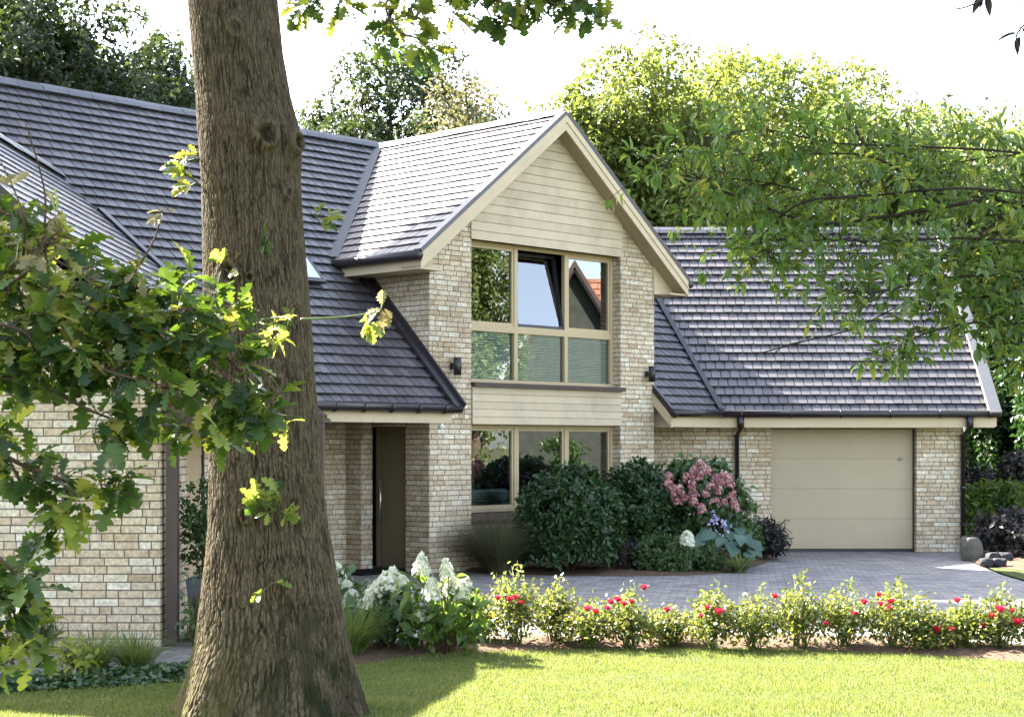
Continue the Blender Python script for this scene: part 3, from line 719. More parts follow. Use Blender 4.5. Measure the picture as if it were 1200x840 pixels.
# rose bed of mulch between lawn and drive (uneven surface)
def bed(name, near, farp, z0, hgt, mat, nx=90, ny=8):
    near = smooth_curve(near, 12); farp = smooth_curve(farp, 12); n = min(len(near), len(farp)); mb = MB(); vv = []
    for i in range(n):
        for j in range(ny+1):
            k = j/ny; p = near[int(i*(len(near)-1)/(n-1))].lerp(farp[int(i*(len(farp)-1)/(n-1))], k)
            vv.append(Vector((p.x+random.uniform(-.01,.01), p.y+random.uniform(-.02,.02), z0+hgt*math.sin(math.pi*k)**.6*(1+random.uniform(-.3,.3)))))
    fs = [[i*(ny+1)+j, (i+1)*(ny+1)+j, (i+1)*(ny+1)+j+1, i*(ny+1)+j+1] for i in range(n-1) for j in range(ny)]
    mb.add(vv, fs, 0, True); return tag(mb.build(name, mat), kind='structure')
bed('planting_bed', [G(330,795),G(405,783),G(450,775),G(500,768.5),G(600,764.5),G(700,761.5),G(800,760),G(900,761.5),G(1000,765),G(1100,770),G(1200,777),G(1330,788),G(1600,812)],
    [G(330,766),G(390,757),G(450,752),G(500,750),G(600,747),G(700,745),G(800,744),G(900,745),G(1000,747),G(1100,751),G(1200,757),G(1330,766),G(1600,784)], .004, .05, M['mulch'])
bed('planting_bed', [G(543,667),G(556,671),G(640,674),G(720,675),G(800,674),G(850,671),G(890,662),G(906,652),G(911,643)],
    [G(545,664),G(560,660),G(640,650),G(720,645),G(770,642),G(800,641),G(840,641),G(880,641.5),G(900,642)], .004, .06, M['mulch'])
bed('planting_bed', [G(1129,654),G(1150,662),G(1180,667),G(1230,672),G(1300,676)], [G(1130,645),G(1160,640),G(1200,638),G(1260,634),G(1330,630)], .012, .06, M['mulch'])

# grass blades on the lawn
def in_poly(pts, poly):
    x, y = pts[:,0], pts[:,1]; c = np.zeros(len(pts), bool); n = len(poly)
    for i in range(n):
        x0,y0 = poly[i]; x1,y1 = poly[(i+1)%n]
        k = ((y0 > y) != (y1 > y)) & (x < (x1-x0)*(y-y0)/((y1-y0) if y1 != y0 else 1e-9)+x0); c ^= k
    return c
def grass(name, n, x0, x1, y0, y1, poly, hmean, label):
    p = np.stack([rng.uniform(x0,x1,n), rng.uniform(y0,y1,n)], 1); p = p[in_poly(p, poly)]
    p = p[np.abs(p[:,0]) < .36*p[:,1]+.6]
    n = len(p); Pn = np.concatenate([p, np.full((n,1), .008)], 1)
    D = np.stack([rng.normal(0,.45,n), rng.normal(0,.45,n), np.ones(n)], 1); Nn = rdir(n); Nn[:,2] *= .2
    patch = .85+.18*np.sin(p[:,1]*6.5+.4*np.sin(p[:,0]*.9))+.22*np.sin(p[:,0]*1.9+np.sin(p[:,1]*3.1)*2)*np.sin(p[:,1]*2.7+p[:,0]*.6)
    o = leaf_mesh(name, Pn, D, Nn, hmean*rng.uniform(.4,1.5,n)*patch, rng.uniform(.004,.008,n), (np.array([(0,.5,0),(0,-.5,0),(1,0,-.15)]), np.array([(0,1,2,2)])), M['grass'])
    return tag(o, label, 'grass', kind='stuff')
grass('grass', 560000, -5.2, 6.5, 9.6, 15.6, lawn_pts, .027, 'short sunlit mown lawn grass in front of the rose bed')
grass('grass', 30000, 7.8, 13, 18, 26.2, ra+[(30,11),(30,26.3),(9.9,26.3),(8.9,26.0)], .05, 'small patch of shaded grass right of the drive')
# clover, fallen leaves
def crown(n, lobes, clump=.55, squash=.8, seed=0, up=.5):
    """leaf points scattered in clumps over the lobes of a crown"""
    g = np.random.default_rng(seed); PP=[]; NN=[]; tot = sum(r**2 for _, r in lobes)
    for c, r in lobes:
        m_ = int(n*r*r/tot); nc = max(5, int(7*(r/clump)**1.5))
        d = unit(g.normal(size=(nc,3))); d[:,2] = np.where(d[:,2] < -.45, -d[:,2]*.5, d[:,2])
        cc = np.asarray(c)[None] + d*(r*g.uniform(.45,1.0,(nc,1)))*np.array([1,1,squash]); cs = clump*g.uniform(.45,1.15,nc)
        k = g.integers(0, nc, m_); dd = unit(g.normal(size=(m_,3))); rad = cs[k]*g.uniform(.25,1,m_)**.6
        p = cc[k] + dd*rad[:,None]*np.array([1,1,.62]); PP.append(p); NN.append(unit(dd*.7 + d[k]*.6 + np.array([0,0,up])))
    return np.concatenate(PP), np.concatenate(NN)
def leaves_at(name, PP, NN, L, Wf, tmpl, mat, parent, rnd=.9, droop=.25):
    n = len(PP); D = rdir(n)*rnd + NN*.35 - np.array([0,0,droop]); NN2 = NN + rdir(n)*.5
    LL = L*rng.uniform(.6,1.3,n); return leaf_mesh(name, PP, D, NN2, LL, LL*Wf, tmpl, mat, parent)
def n3(p, seed):
    r = np.random.default_rng(seed).random((32,32,32)); i = np.floor(p).astype(int); f = p-i; f = f*f*(3-2*f); o = 0
    for dx in (0,1):
        for dy in (0,1):
            for dz in (0,1):
                o = o + r[(i[:,0]+dx)%32,(i[:,1]+dy)%32,(i[:,2]+dz)%32]*(f[:,0] if dx else 1-f[:,0])*(f[:,1] if dy else 1-f[:,1])*(f[:,2] if dz else 1-f[:,2])
    return o
# ------------------------------------------------------------------ the big oak in front
def vnoise(x, y, px, seed):
    """value noise, periodic in x with integer period px"""
    r = np.random.default_rng(seed).random((512, 512))
    xi = np.floor(x).astype(int); yi = np.floor(y).astype(int); fx = x-xi; fy = y-yi
    fx = fx*fx*(3-2*fx); fy = fy*fy*(3-2*fy)
    g = lambda a, b: r[np.mod(a, px) % 512, np.mod(b, 512)]
    return (g(xi,yi)*(1-fx)+g(xi+1,yi)*fx)*(1-fy)+(g(xi,yi+1)*(1-fx)+g(xi+1,yi+1)*fx)*fy
TY = 11.15
prof = [(-160,212,318),(0,219,325),(60,224,331),(110,229,340),(150,231,351),(175,233,354),(210,236,353),(250,237,355),(350,239,364),(450,243,371),(550,245,377),(620,243,385),(650,240,391),(700,234,399),(750,226,407),(800,211,416),(830,201,422),(850,190,429),(862,181,437)]
CYT = TY+.35
pz = np.array([EYE+(HY-a)/F*CYT for a,_,_ in prof]); pxc = np.array([((l+r)/2-600)/F*CYT for _,l,r in prof]); prr = np.array([(r-l)/2/F*CYT*.985 for _,l,r in prof])
od = np.argsort(pz); pz, pxc, prr = pz[od], pxc[od], prr[od]
NT, NZ = 860, 1000
th = np.linspace(0, 2*np.pi, NT, endpoint=False); zz = np.linspace(pz[0]-.05, pz[-1], NZ)
TH, ZZ = np.meshgrid(th, zz); RR = np.interp(ZZ, pz, prr); XC = np.interp(ZZ, pz, pxc)
flare = np.clip((.75-ZZ)/.75, 0, 1)
RR = RR*(1 + .10*flare**1.5*(np.sin(TH*5+.6)+.5*np.sin(TH*9+2)) + .012*np.sin(TH*3+ZZ*1.5))
u_ = TH/(2*np.pi)
def plates(f, fz, seed, jit=.85):
    g = np.random.default_rng(seed); JX = g.random((f, 256)); JY = g.random((f, 256))
    wx = (vnoise(u_*26, ZZ*3.2, 26, seed+1)-.5)*.9 + (vnoise(u_*60, ZZ*12, 60, seed+2)-.5)*.55 + (vnoise(u_*150, ZZ*40, 150, seed+4)-.5)*.45
    x = u_*f + wx; y = ZZ*fz + (vnoise(u_*40, ZZ*7, 40, seed+3)-.5)*.8 + 40
    xi = np.floor(x).astype(int); yi = np.floor(y).astype(int); d1 = np.full(x.shape, 9.); d2 = d1.copy()
    for dx in (-1,0,1):
        for dy in (-1,0,1):
            cx = xi+dx; cyy = yi+dy
            d = np.hypot(x-cx-.5-(JX[cx % f, cyy % 256]-.5)*jit, (y-cyy-.5-(JY[cx % f, cyy % 256]-.5)*jit))
            d2 = np.minimum(d2, np.maximum(d, d1)); d1 = np.minimum(d1, d)
    return d2-d1
e1 = plates(80, 2.6, 3); e2 = plates(150, 7.5, 14)
soft = np.clip(vnoise(u_*40, ZZ*8, 40, 21)*1.5, .35, 1)          # cracks vary in depth
r3 = vnoise(u_*260, ZZ*60, 260, 5)
ridge = 1-(1-np.clip(e1/.24, 0, 1)**1.2)*soft; ridge = ridge*.66 + np.clip(e2/.34, 0, 1)*.34
amp = np.interp(ZZ, [0, 1.5, 3.2, 5], [.020, .015, .010, .008])
knot = np.zeros_like(RR); collar = np.zeros_like(RR); RD = RR + amp*(ridge-.85) + .004*(r3-.5)
def at_px(px, py):
    z = EYE+(HY-py)/F*CYT; x = (px-600)/F*CYT; c = np.interp(z, pz, pxc); r = np.interp(z, pz, prr)
    return math.asin(max(-.97, min(.97, (x-c)/r))) , z, r
for px, py, sz, hol, prd in [(276,325,.085,.9,.015),(302,331,.035,.5,.02),(318,168,.085,.45,.05),(346,172,.07,.1,.05),(284,45,.06,.10,.02),(331,450,.055,.30,.022),(340,232,.045,.12,.025),(300,600,.05,.15,.03)]:
    a, zk, rk = at_px(px, py)
    # theta measured so that theta=-pi/2 faces the camera
    tk = -math.pi/2 + a
    dth = (TH-tk+np.pi) % (2*np.pi)-np.pi
    d = np.sqrt((dth*rk)**2+((ZZ-zk)*.85)**2)
    d = d*(1+.5*(vnoise(u_*60,ZZ*11,60,int(px))-.5)); RD += prd*np.exp(-((d-sz*.75)/(sz*.38))**2) + prd*.6*np.exp(-(d/(sz*1.5))**2)
    core = np.exp(-(d/(sz*.5))**4); collar = np.maximum(collar, .32*np.exp(-((d-sz*.85)/(sz*.22))**2)*(vnoise(u_*150,ZZ*30,150,8)>.35))
    RD -= hol*.055*core; knot = np.maximum(knot, core*hol); knot = np.maximum(knot, .35*np.exp(-((d-sz*1.12)/(sz*.16))**2)*min(1,hol+.2))
X = XC + RD*np.cos(TH); Yy = CYT + RD*np.sin(TH)
vv = np.stack([X, Yy, ZZ], 2).reshape(-1,3)
ii = np.arange(NZ-1)[:,None]*NT; jj = np.arange(NT)[None,:]; j2 = (jj+1) % NT
fq = np.stack([ii+jj, ii+j2, ii+NT+j2, ii+NT+jj], 2).reshape(-1)
me = bpy.data.meshes.new('trunk'); me.vertices.add(len(vv)); me.loops.add(len(fq)); me.polygons.add(len(fq)//4)
me.vertices.foreach_set('co', vv.astype(np.float32).reshape(-1)); me.loops.foreach_set('vertex_index', fq.astype(np.int32))
me.polygons.foreach_set('loop_start', np.arange(0,len(fq),4,dtype=np.int32)); me.polygons.foreach_set('loop_total', np.full(len(fq)//4,4,np.int32))
me.polygons.foreach_set('use_smooth', np.ones(len(fq)//4, bool))
me.update(calc_edges=True)
moss = np.clip((.85-ZZ)/.7,0,1)*np.clip(.1-np.cos(TH)*.9,0,1) 
for nm_, arr in (('ridge', ridge*.78+.22*r3), ('moss', np.clip(moss,0,1)), ('algae', np.clip((.62-ZZ+.35*vnoise(u_*14,ZZ*3,14,51))/.45,0,1)*np.clip(.45+np.cos(TH)*1.2,0,1)*np.clip(vnoise(u_*40,ZZ*9,40,52)*2.2-.5,0,1)), ('knot', np.clip(knot,0,1)*.95), ('collar', np.clip(collar,0,1))):
    at_ = me.attributes.new(nm_, 'FLOAT', 'POINT'); at_.data.foreach_set('value', arr.astype(np.float32).reshape(-1))
me.materials.append(M['bark'])
oak = thing('oak_tree', (float(np.interp(.1,pz,pxc)), CYT, 0), 'massive old oak with furrowed brown trunk and knots standing at the lawn edge', 'tree')
link(bpy.data.objects.new('trunk', me), oak)
TOPX, TOPZ = float(pxc[-1]), float(pz[-1])
TOP = Vector((TOPX, CYT, TOPZ))
lm = MB()
lm.tube([TOP-Zv*.1, TOP+Vector((.05,0,1.4)), TOP+Vector((.3,.2,3.4)), TOP+Vector((.2,.5,6))], [.60,.50,.36,.15], 20)
lm.tube([TOP+Vector((-.1,0,.9)), TOP+Vector((-1.6,.4,2.4)), TOP+Vector((-3.6,.6,3.6))], [.3,.2,.08], 14)
lm.tube([TOP+Vector((.2,-.1,.5)), TOP+Vector((1.2,-.8,1.3)), TOP+Vector((2.2,-1.5,1.3)), P(640,-70,9.3), P(720,-40,9.0)], [.22,.15,.09,.04,.015], 12)
lm.tube([TOP+Vector((1.2,-.8,1.3)), P(520,-80,9.3), P(470,-20,9.1), P(455,25,9.0)], [.1,.05,.025,.008], 10)
lm.tube([P(640,-70,9.3), P(600,-20,9.2), P(650,5,9.1)], [.03,.02,.006], 8)
lm.build('limb', M['bark2'], oak)

def sprays(curves, mat_pick, n_per_m, spread, L, Wf, tmpl, name, mats, parent, tw_mat, rad=(.012,.003), droop=.5, up=.3, twig_name='branch'):
    """leafy branch: curves = [(points, density factor, spread factor, leaf kind chooser, tip radius)]"""
    tb = MB(); PP=[]; DD=[]; NN=[]; IX=[]; LL=[]
    for pts, dens, spr, kinds in curves:
        pts = smooth_curve([Vector(p) for p in pts], 8); k = len(pts)
        tb.tube(pts, list(np.linspace(rad[0], rad[1], k)), 7)
        ln = sum((pts[i+1]-pts[i]).length for i in range(k-1)); n = int(ln*n_per_m*dens)
        # short side twigs carrying the leaves in bunches
        nb = max(2, int(n/7))
        for q in range(nb):
            f = random.random()**.8; i = min(k-2, int(f*(k-1))); p = pts[i].lerp(pts[i+1], random.random()); d0 = (pts[i+1]-pts[i]).normalized()
            out = Vector(rdir(1)[0]); out = (out - d0*out.dot(d0)*.6); out.z = out.z*.7+.05; out.normalize()
            dist = spread*spr*random.uniform(.25,1); e = p + out*dist + d0*dist*.35 - Zv*droop*.15*dist
            tb.tube([p, p.lerp(e,.5)+Zv*.02, e], [rad[1]*1.3, rad[1], rad[1]*.6], 5)
            kd = kinds[0] if random.random() < kinds[2] else kinds[1]
            for w_ in range(random.randint(5,9)):
                o_ = Vector(rdir(1)[0]); dd = (out*.55 + o_*.9 + Vector((0,0,-droop*random.random()))).normalized()
                bp = e if random.random() < .6 else p.lerp(e, random.uniform(.4,1))
                PP.append(bp + dd*.012); DD.append(dd); nz = Vector((random.gauss(0,.55), random.gauss(0,.55)-.15, up+1)); NN.append(nz)
                IX.append(kd if random.random() < .85 else random.choice([kinds[0], kinds[1]])); LL.append(L*random.uniform(.6,1.25))
    tb.build(twig_name, tw_mat, parent)
    LL = np.array(LL)
    return leaf_mesh(name, np.array([tuple(p) for p in PP]), np.array([tuple(p) for p in DD]), np.array([tuple(p) for p in NN]), LL, LL*Wf, tmpl, mats, parent, IX)
OM = [M['oakleaf'], M['oakyoung'], M['tanleaf']]
OV = lambda Y, *pp: [P(a+random.uniform(-9,9), b+random.uniform(-9,9), Y+random.uniform(-.15,.15)) for a, b in pp]
# the crown above the picture, which keeps the sky light off the trunk
cg_ = np.random.default_rng(77); pp = unit(cg_.normal(size=(46000,3)))*(cg_.uniform(0,1,(46000,1))**.38)*np.array([5.2,4.6,3.6])+np.array([-2.3,9.9,10.4])
kk = (n3(pp/1.1+30, 78) > .47) & (pp[:,2] > 6.6); pp = pp[kk]; leaves_at('crown', pp, unit(rdir(len(pp))+np.array([0,0,.8])), .21, .62, T_QUAD, M['oakleaf'], oak)
# leaves hanging into the top of the picture
sprays([(OV(9.0,(470,-40),(455,5),(470,45)),1.4,1.0,(0,1,.45)), (OV(9.1,(430,-40),(400,-12),(365,8)),1.2,.7,(0,1,.4)), (OV(9.1,(520,-50),(510,-10),(495,30)),1.3,.9,(0,1,.45)),
        (OV(9.2,(560,-50),(580,-12),(610,8)),1.3,.7,(0,1,.7)), (OV(9.0,(620,-50),(660,-12),(695,22)),1.5,.75,(0,1,.85)), (OV(9.2,(540,-60),(545,-25),(560,0)),1.2,.8,(0,1,.6)),
        (OV(9.3,(340,-70),(500,-75),(680,-60)),1.5,1.2,(0,1,.8)), (OV(9.6,(300,-130),(500,-140),(720,-120)),1.0,1.6,(0,1,.8))],
       None, 130, .22, .108, .66, T_OAK, 'foliage', OM, oak, M['twig'], (.010,.003))
# sprouts growing out of the trunk bark
def sprout(px, py, n, sz, spread, kind, dirx=0):
    a, zk, rk = at_px(min(max(px, 200), 430), py); Yf = CYT - math.cos(a)*rk - .02
    base = P(px, py, Yf); PP=[]; DD=[]; NN=[]; tb = MB()
    for i in range(n):
        d = Vector((random.gauss(dirx,.6), -.35-random.random()*.5, random.gauss(.15,.55))).normalized(); e = base + d*spread*random.uniform(.3,1)
        tb.tube([base, base.lerp(e,.5)+Zv*.01, e], [.005,.004,.002], 5)
        for q in range(3):
            PP.append(e); DD.append(d+Vector(rdir(1)[0])*.8); NN.append(Vector((random.gauss(0,.6),-.6,.7)))
    st = tb.build('sprout', M['greenstem'], oak); LL = sz*rng.uniform(.6,1.2,len(PP))
    leaf_mesh('leaves', np.array([tuple(p) for p in PP]), np.array([tuple(p) for p in DD]), np.array([tuple(p) for p in NN]), LL, LL*.6, T_OAK, OM, st, [kind if random.random()<.8 else 0 for _ in PP])
for a in [(325,598,13,.135,.20,1),(314,688,2,.12,.10,1),(313,276,3,.10,.10,0),(366,255,4,.11,.14,1,.6),(234,188,5,.12,.16,1,-1.3),(233,216,5,.12,.16,1,-1.3),(262,315,3,.13,.08,1),(322,490,2,.1,.08,1),(345,385,2,.1,.1,1)]: sprout(*a)

# ------------------------------------------------------------------ younger oak whose branches come in from the left
oak2 = thing('oak_sapling', (-3.3, 6.9, 0), 'low dark oak branch full of lobed leaves reaching in from the left edge', 'tree')
tb = MB(); tb.tube([(-3.3,6.9,0),(-3.28,6.9,1.2),(-3.35,7.0,2.6),(-3.2,7.0,4.4)], [.13,.11,.08,.03], 14)
for e, z in ((P(-80,300,6.6),1.9),(P(-80,400,6.4),1.6),(P(-60,260,7.0),2.3),(P(-50,480,6.2),1.3),(P(-40,650,6.0),.9)):
    tb.tube([(-3.3,6.9,z),tuple(Vector((-3.3,6.9,z)).lerp(e,.5)+Zv*.12),tuple(e)], [.045,.03,.014], 9)
tb.build('trunk', M['bark2'], oak2)
dk = (0,1,.86); md = (0,1,.66); yg = (1,0,.85)
sprays([(OV(6.6,(-80,300),(60,335),(150,380),(225,400),(270,440),(305,478)),1.15,.9,dk), (OV(6.4,(-80,400),(60,420),(150,445),(240,470)),1.5,1.0,dk), (OV(7.0,(-60,260),(20,285),(90,310),(140,345)),1.3,1.0,md),
        (OV(6.8,(-60,330),(40,370),(110,400),(190,430)),1.5,1.0,dk), (OV(6.9,(60,335),(160,340),(230,350)),1.2,.8,dk), (OV(6.7,(150,380),(210,360),(270,372)),1.2,.7,dk), (OV(6.6,(220,400),(260,430),(290,470)),.9,.6,dk),
        (OV(6.5,(-60,430),(40,445),(120,480),(150,505)),.9,.55,dk), (OV(6.3,(-60,370),(20,390),(60,430)),1.1,.8,dk), (OV(6.8,(160,400),(210,440),(235,490),(245,510)),.9,.6,dk),
        (OV(6.2,(-50,500),(30,535),(75,575),(62,625)),.85,.42,(0,1,.5)), (OV(6.2,(30,535),(90,560),(160,580)),.7,.45,(0,1,.8)), (OV(6.2,(-50,500),(-10,510),(20,560)),.7,.4,dk),
        (OV(6.0,(-40,660),(5,700),(15,745)),1.0,.4,(0,1,.7)), (OV(5.9,(-50,720),(0,745),(15,790)),1.2,.6,(1,0,.6)), (OV(6.0,(-50,620),(0,650),(35,690)),.7,.35,dk),
        (OV(6.7,(-80,220),(10,250),(60,290)),1.0,.9,md), (OV(7.2,(-120,330),(-60,380),(-40,460)),1.5,1.5,dk),
        ],
       None, 165, .20, .105, .68, T_OAK, 'foliage', OM, oak2, M['twig'], (.011,.0025))
sprays([(OV(6.8,(225,385),(320,378),(350,374)),.9,.3,yg), (OV(6.8,(350,374),(400,372),(442,358)),.28,.14,(2,1,.6)), (OV(6.8,(290,440),(320,480),(355,492)),.9,.35,yg), (OV(6.9,(250,380),(290,370),(330,380)),1.3,.55,yg)],
       None, 60, .22, .085, .62, T_OAK, 'foliage', OM, oak2, M['greenstem'], (.006,.002), twig_name='twig')
sprays([(OV(6.6,(40,300),(45,230),(38,150)),.45,.28,(2,2,1)), (OV(6.6,(20,310),(20,250),(8,190)),.4,.28,(2,1,.8)), (OV(6.8,(150,330),(178,280),(186,235)),.3,.22,(2,2,1)), (OV(6.6,(-10,330),(40,300),(75,255)),.7,.3,(2,1,.8)), (OV(6.5,(0,350),(30,320),(60,310)),1.0,.4,(2,1,.7))],
       None, 55, .2, .08, .5, T_OAK, 'foliage', OM, oak2, M['twig'], (.006,.002), twig_name='twig')

# the unseen upper canopy of the left oak that shades the branches
lo = [((-5.2,8.4,4.6),1.7),((-4.2,7.6,3.6),1.1),((-6.2,9.2,6.0),1.8)]
pp, nn_ = crown(7000, lo, .5, .8, 5); kk = pp[:,0]/pp[:,1] < -.345; leaves_at('foliage', pp[kk], nn_[kk], .14, .6, T_QUAD, M['oakleaf'], oak2)

# ------------------------------------------------------------------ cherry branches from the right
ch = thing('cherry_tree', (3.9, 7.6, 0), 'leafy cherry branch with pointed green leaves hanging across the garage roof', 'tree')
tb = MB(); tb.tube([(3.9,7.6,0),(3.85,7.6,1.4),(3.95,7.6,2.6),(3.8,7.7,4.6)], [.15,.12,.10,.03], 14)
for e, z in ((P(1350,250,7.4),2.3),(P(1350,300,7.2),2.1),(P(1350,350,7.0),1.9),(P(1350,200,7.8),2.6),(P(1350,420,7.1),1.6),(P(1330,-30,6.5),3.2)):
    tb.tube([(3.9,7.6,z),tuple(Vector((3.9,7.6,z)).lerp(e,.5)+Zv*.1),tuple(e)], [.05,.03,.016], 9)
tb.build('trunk', M['bark2'], ch)
cg = (0,1,.93)
CM = [M['cherry'], M['oakyoung']]
sprays([(OV(7.4,(1350,250),(1150,225),(1000,225),(890,220),(810,205),(772,188)),1.0,1.0,cg), (OV(7.2,(1350,300),(1150,285),(1040,275),(945,285),(895,300)),1.2,.9,cg), (OV(7.6,(1350,200),(1200,180),(1090,180),(980,170),(890,160),(830,170)),1.1,.95,cg),
        (OV(7.0,(1350,350),(1200,330),(1110,325),(1040,335),(985,350)),1.2,.7,cg), (OV(7.8,(1300,270),(1180,240),(1080,235),(960,240),(860,250)),1.2,1.0,cg), (OV(7.9,(1350,150),(1230,170),(1120,200),(1040,215)),1.2,1.0,cg),
        (OV(7.1,(1350,420),(1220,385),(1140,380),(1080,395),(1040,420)),.75,.45,cg), (OV(7.3,(1300,300),(1200,310),(1130,300),(1060,300)),1.4,.9,cg), (OV(7.0,(1350,380),(1230,350),(1170,370),(1140,400)),1.0,.6,cg),
        (OV(7.2,(1350,460),(1260,420),(1205,430),(1190,450)),.9,.4,cg), (OV(7.5,(1100,230),(1020,190),(930,180),(870,190)),1.2,.8,cg), (OV(7.3,(1000,225),(940,245),(900,270),(880,290)),1.1,.6,cg), (OV(7.6,(1300,220),(1210,240),(1150,270),(1120,300)),1.4,1.0,cg),
        (OV(7.2,(1250,300),(1180,340),(1120,350),(1090,360)),1.2,.7,cg), (OV(7.8,(1060,180),(1000,150),(950,140)),.8,.6,cg)],
       None, 300, .28, .060, .38, T_LANCE, 'foliage', CM, ch, M['darktwig'], (.007,.0018), .3)
tb = MB(); tb.tube(smooth_curve([P(1060,355,7.1),P(1000,385,7.1),P(950,398,7.1),P(890,414,7.1)],6), .003, 6); tb.tube([P(940,400,7.1),P(918,405,7.1),P(905,416,7.05)], .003, 5)
tb.tube(smooth_curve([P(1150,235,7.5),P(980,262,7.4),P(930,255,7.4),P(840,222,7.4),P(800,210,7.4)],6), [.009]*10+[.006]*10+[.004]*5, 7); tb.build('twig', M['darktwig'], ch)
sprays([(OV(6.4,(1330,-60),(1230,-30),(1130,0),(1118,8)),.3,.25,(0,0,1)), (OV(6.4,(1300,-30),(1230,0),(1200,30),(1192,62)),.45,.3,(0,0,1)), (OV(6.4,(1330,-30),(1200,-40),(1060,-45)),.5,.4,(0,0,1))],
       None, 50, .18, .08, .34, T_LANCE, 'foliage', [M['purpleleaf']], ch, M['twig'], (.006,.002), twig_name='twig')

# ------------------------------------------------------------------ trees behind the house
def tree(name, px, Y, top, half, low, kind, label, n, L=.19, group=None, seed=1, clump=.8, ragged=.42, tr=.22, thr=.525):
    """leaves fill an uneven crown in clumps that leave gaps, carried by a forking trunk"""
    x = (px-600)/F*Y; zt = EYE+(HY-top)/F*Y; rad = half/F*Y; g = random.Random(seed); q = np.random.default_rng(seed)
    t = thing(name, (x,Y,0), label, 'tree', group); hc = zt-low; ax = np.array([rad*1.18, rad*1.05, hc*.54]); ce = np.array([x, Y, low+hc*.5])
    PP=[]; NN=[]; got = 0
    while got < n:
        d = unit(q.normal(size=(60000,3))); r = q.uniform(0,1,60000)**.40
        off = 1-ragged + ragged*1.25*n3(d*2.1+seed*3.7+20, seed) + ragged*.55*(n3(d*5.5+40, seed+1)-.5)
        e = d*np.array([1,1,1]); sh = np.where(d[:,2] > 0, 1-.10*d[:,2]**2, 1.0)
        p = ce + e*(r*off*sh)[:,None]*ax
        den = .6*n3(p/clump+50, seed+2)+.4*n3(p/(clump*.42)+90, seed+3)
        k = (den > thr-.06+.14*(r-.6)) & (p[:,2] > .1)
        p, d = p[k], d[k]; PP.append(p); NN.append(unit(d*np.array([1,1,.7])+np.array([0,0,.55])+q.normal(0,.45,d.shape))); got += len(p)
    PP = np.concatenate(PP)[:n]; NN = np.concatenate(NN)[:n]
    tb = MB(); sp = [Vector((x,Y,-.1)), Vector((x+g.uniform(-.2,.2),Y,low+hc*.12)), Vector((x+g.uniform(-.5,.5),Y,low+hc*.5)), Vector((x+g.uniform(-.3,.3),Y,low+hc*.86))]
    tb.tube(sp, [tr*1.2,tr,tr*.6,tr*.12], 10)
    for i in range(26):
        c = Vector(PP[g.randrange(n)]); f = max(0,min(.95,(c.z-low)/hc-.25)); b0 = sp[1].lerp(sp[2], f*2) if f < .5 else sp[2].lerp(sp[3], f*2-1)
        m_ = b0.lerp(c,.5)+Vector((g.uniform(-.2,.2),g.uniform(-.2,.2),.15)); tb.tube([b0,m_,c], [tr*.34,tr*.18,tr*.05], 6)
        for w_ in range(3):
            e = m_.lerp(c, g.uniform(.1,.9)); tb.tube([e, e+Vector((g.gauss(0,.5),g.gauss(0,.5),g.gauss(.3,.4)))*rad*.3], [tr*.1,tr*.03], 5)
    tb.build('trunk', M['bark2'], t)
    leaves_at('crown', PP, NN, L, .55, T_QUAD, M[kind], t, .8)
    return t
BG = 'trees behind the house'
# tall oak added out of view, its crown shaped to throw shade across the drive
to = thing('oak_tree', (-10.2, 27.0, 0), 'unseen tall oak added left of the house to shade the drive', 'tree')
pp = unit(rng.normal(size=(60000,3)))*(rng.uniform(0,1,(60000,1))**.36)*np.array([3.6,1.5,1.5])+np.array([-9.4,28.5,12.2])
pp = pp[n3(pp/.7+30, 98) > .36][:30000]; leaves_at('crown', pp, unit(rdir(len(pp))+np.array([0,0,.8])), .22, .6, T_QUAD, M['darktree'], to)
tb = MB(); tb.tube([(-10.2,27,-.1),(-10.1,27,5),(-9.8,27.6,10),(-9.5,28.3,13)], [.34,.28,.2,.05], 12)
for i in range(10):
    c = Vector(pp[i*900]); tb.tube([(-9.8,27.6,9.6+i*.05), tuple(Vector((-9.8,27.9,10.6)).lerp(c,.5)), tuple(c)], [.09,.05,.015], 6)
tb.build('trunk', M['bark2'], to)
tree('oak_tree', 20, 42, -95, 175, 2.5, 'darktree', 'tall dark green oak behind the roof at the far left of the picture', 85000, .19, BG, 11)
tree('oak_tree', 160, 46, 12, 130, 3, 'darktree', 'dark oak between the far left oak and the big foreground trunk, above the roof', 70000, .18, BG, 12)
tree('oak_tree', 452, 48, 36, 160, 2.5, 'darktree', 'dark green oak seen just right of the big trunk under the hanging leaves', 80000, .18, BG, 13)
tree('birch_tree', 553, 42, 62, 82, 2, 'paletree', 'small pale yellowish tree left of the white gable ridge', 34000, .13, BG, 14, .5)
tree('oak_tree', 604, 55, 88, 62, 2, 'darktree', 'little dark treetop just left of the gable peak', 20000, .18, BG, 15)
tree('ash_tree', 668, 43, 62, 90, 2, 'brighttree', 'low yellow green treetop directly behind the gable peak', 34000, .16, BG, 16, .55)
tree('ash_tree', 752, 44, 26, 150, 2.0, 'brighttree', 'bright yellow green tree rising right of the gable peak', 80000, .165, BG, 17, .7, .42)
tree('ash_tree', 895, 50, 22, 165, 2.0, 'brighttree', 'tallest bright yellow green tree, behind the middle of the garage roof', 80000, .18, BG, 18, .75, .42)
tree('ash_tree', 1000, 45, 78, 125, 1.5, 'midtree', 'mid green tree behind the right half of the garage roof', 56000, .17, BG, 19, .65, .42)
tree('oak_tree', 1078, 62, 80, 64, 3, 'darktree', 'small dark crown peeping over the mid green trees at right', 16000, .2, BG, 20)
tree('ash_tree', 1120, 48, 96, 130, 1.5, 'midtree', 'feathery mid green tree behind the right end of the garage roof', 56000, .17, BG, 21, .65, .42)
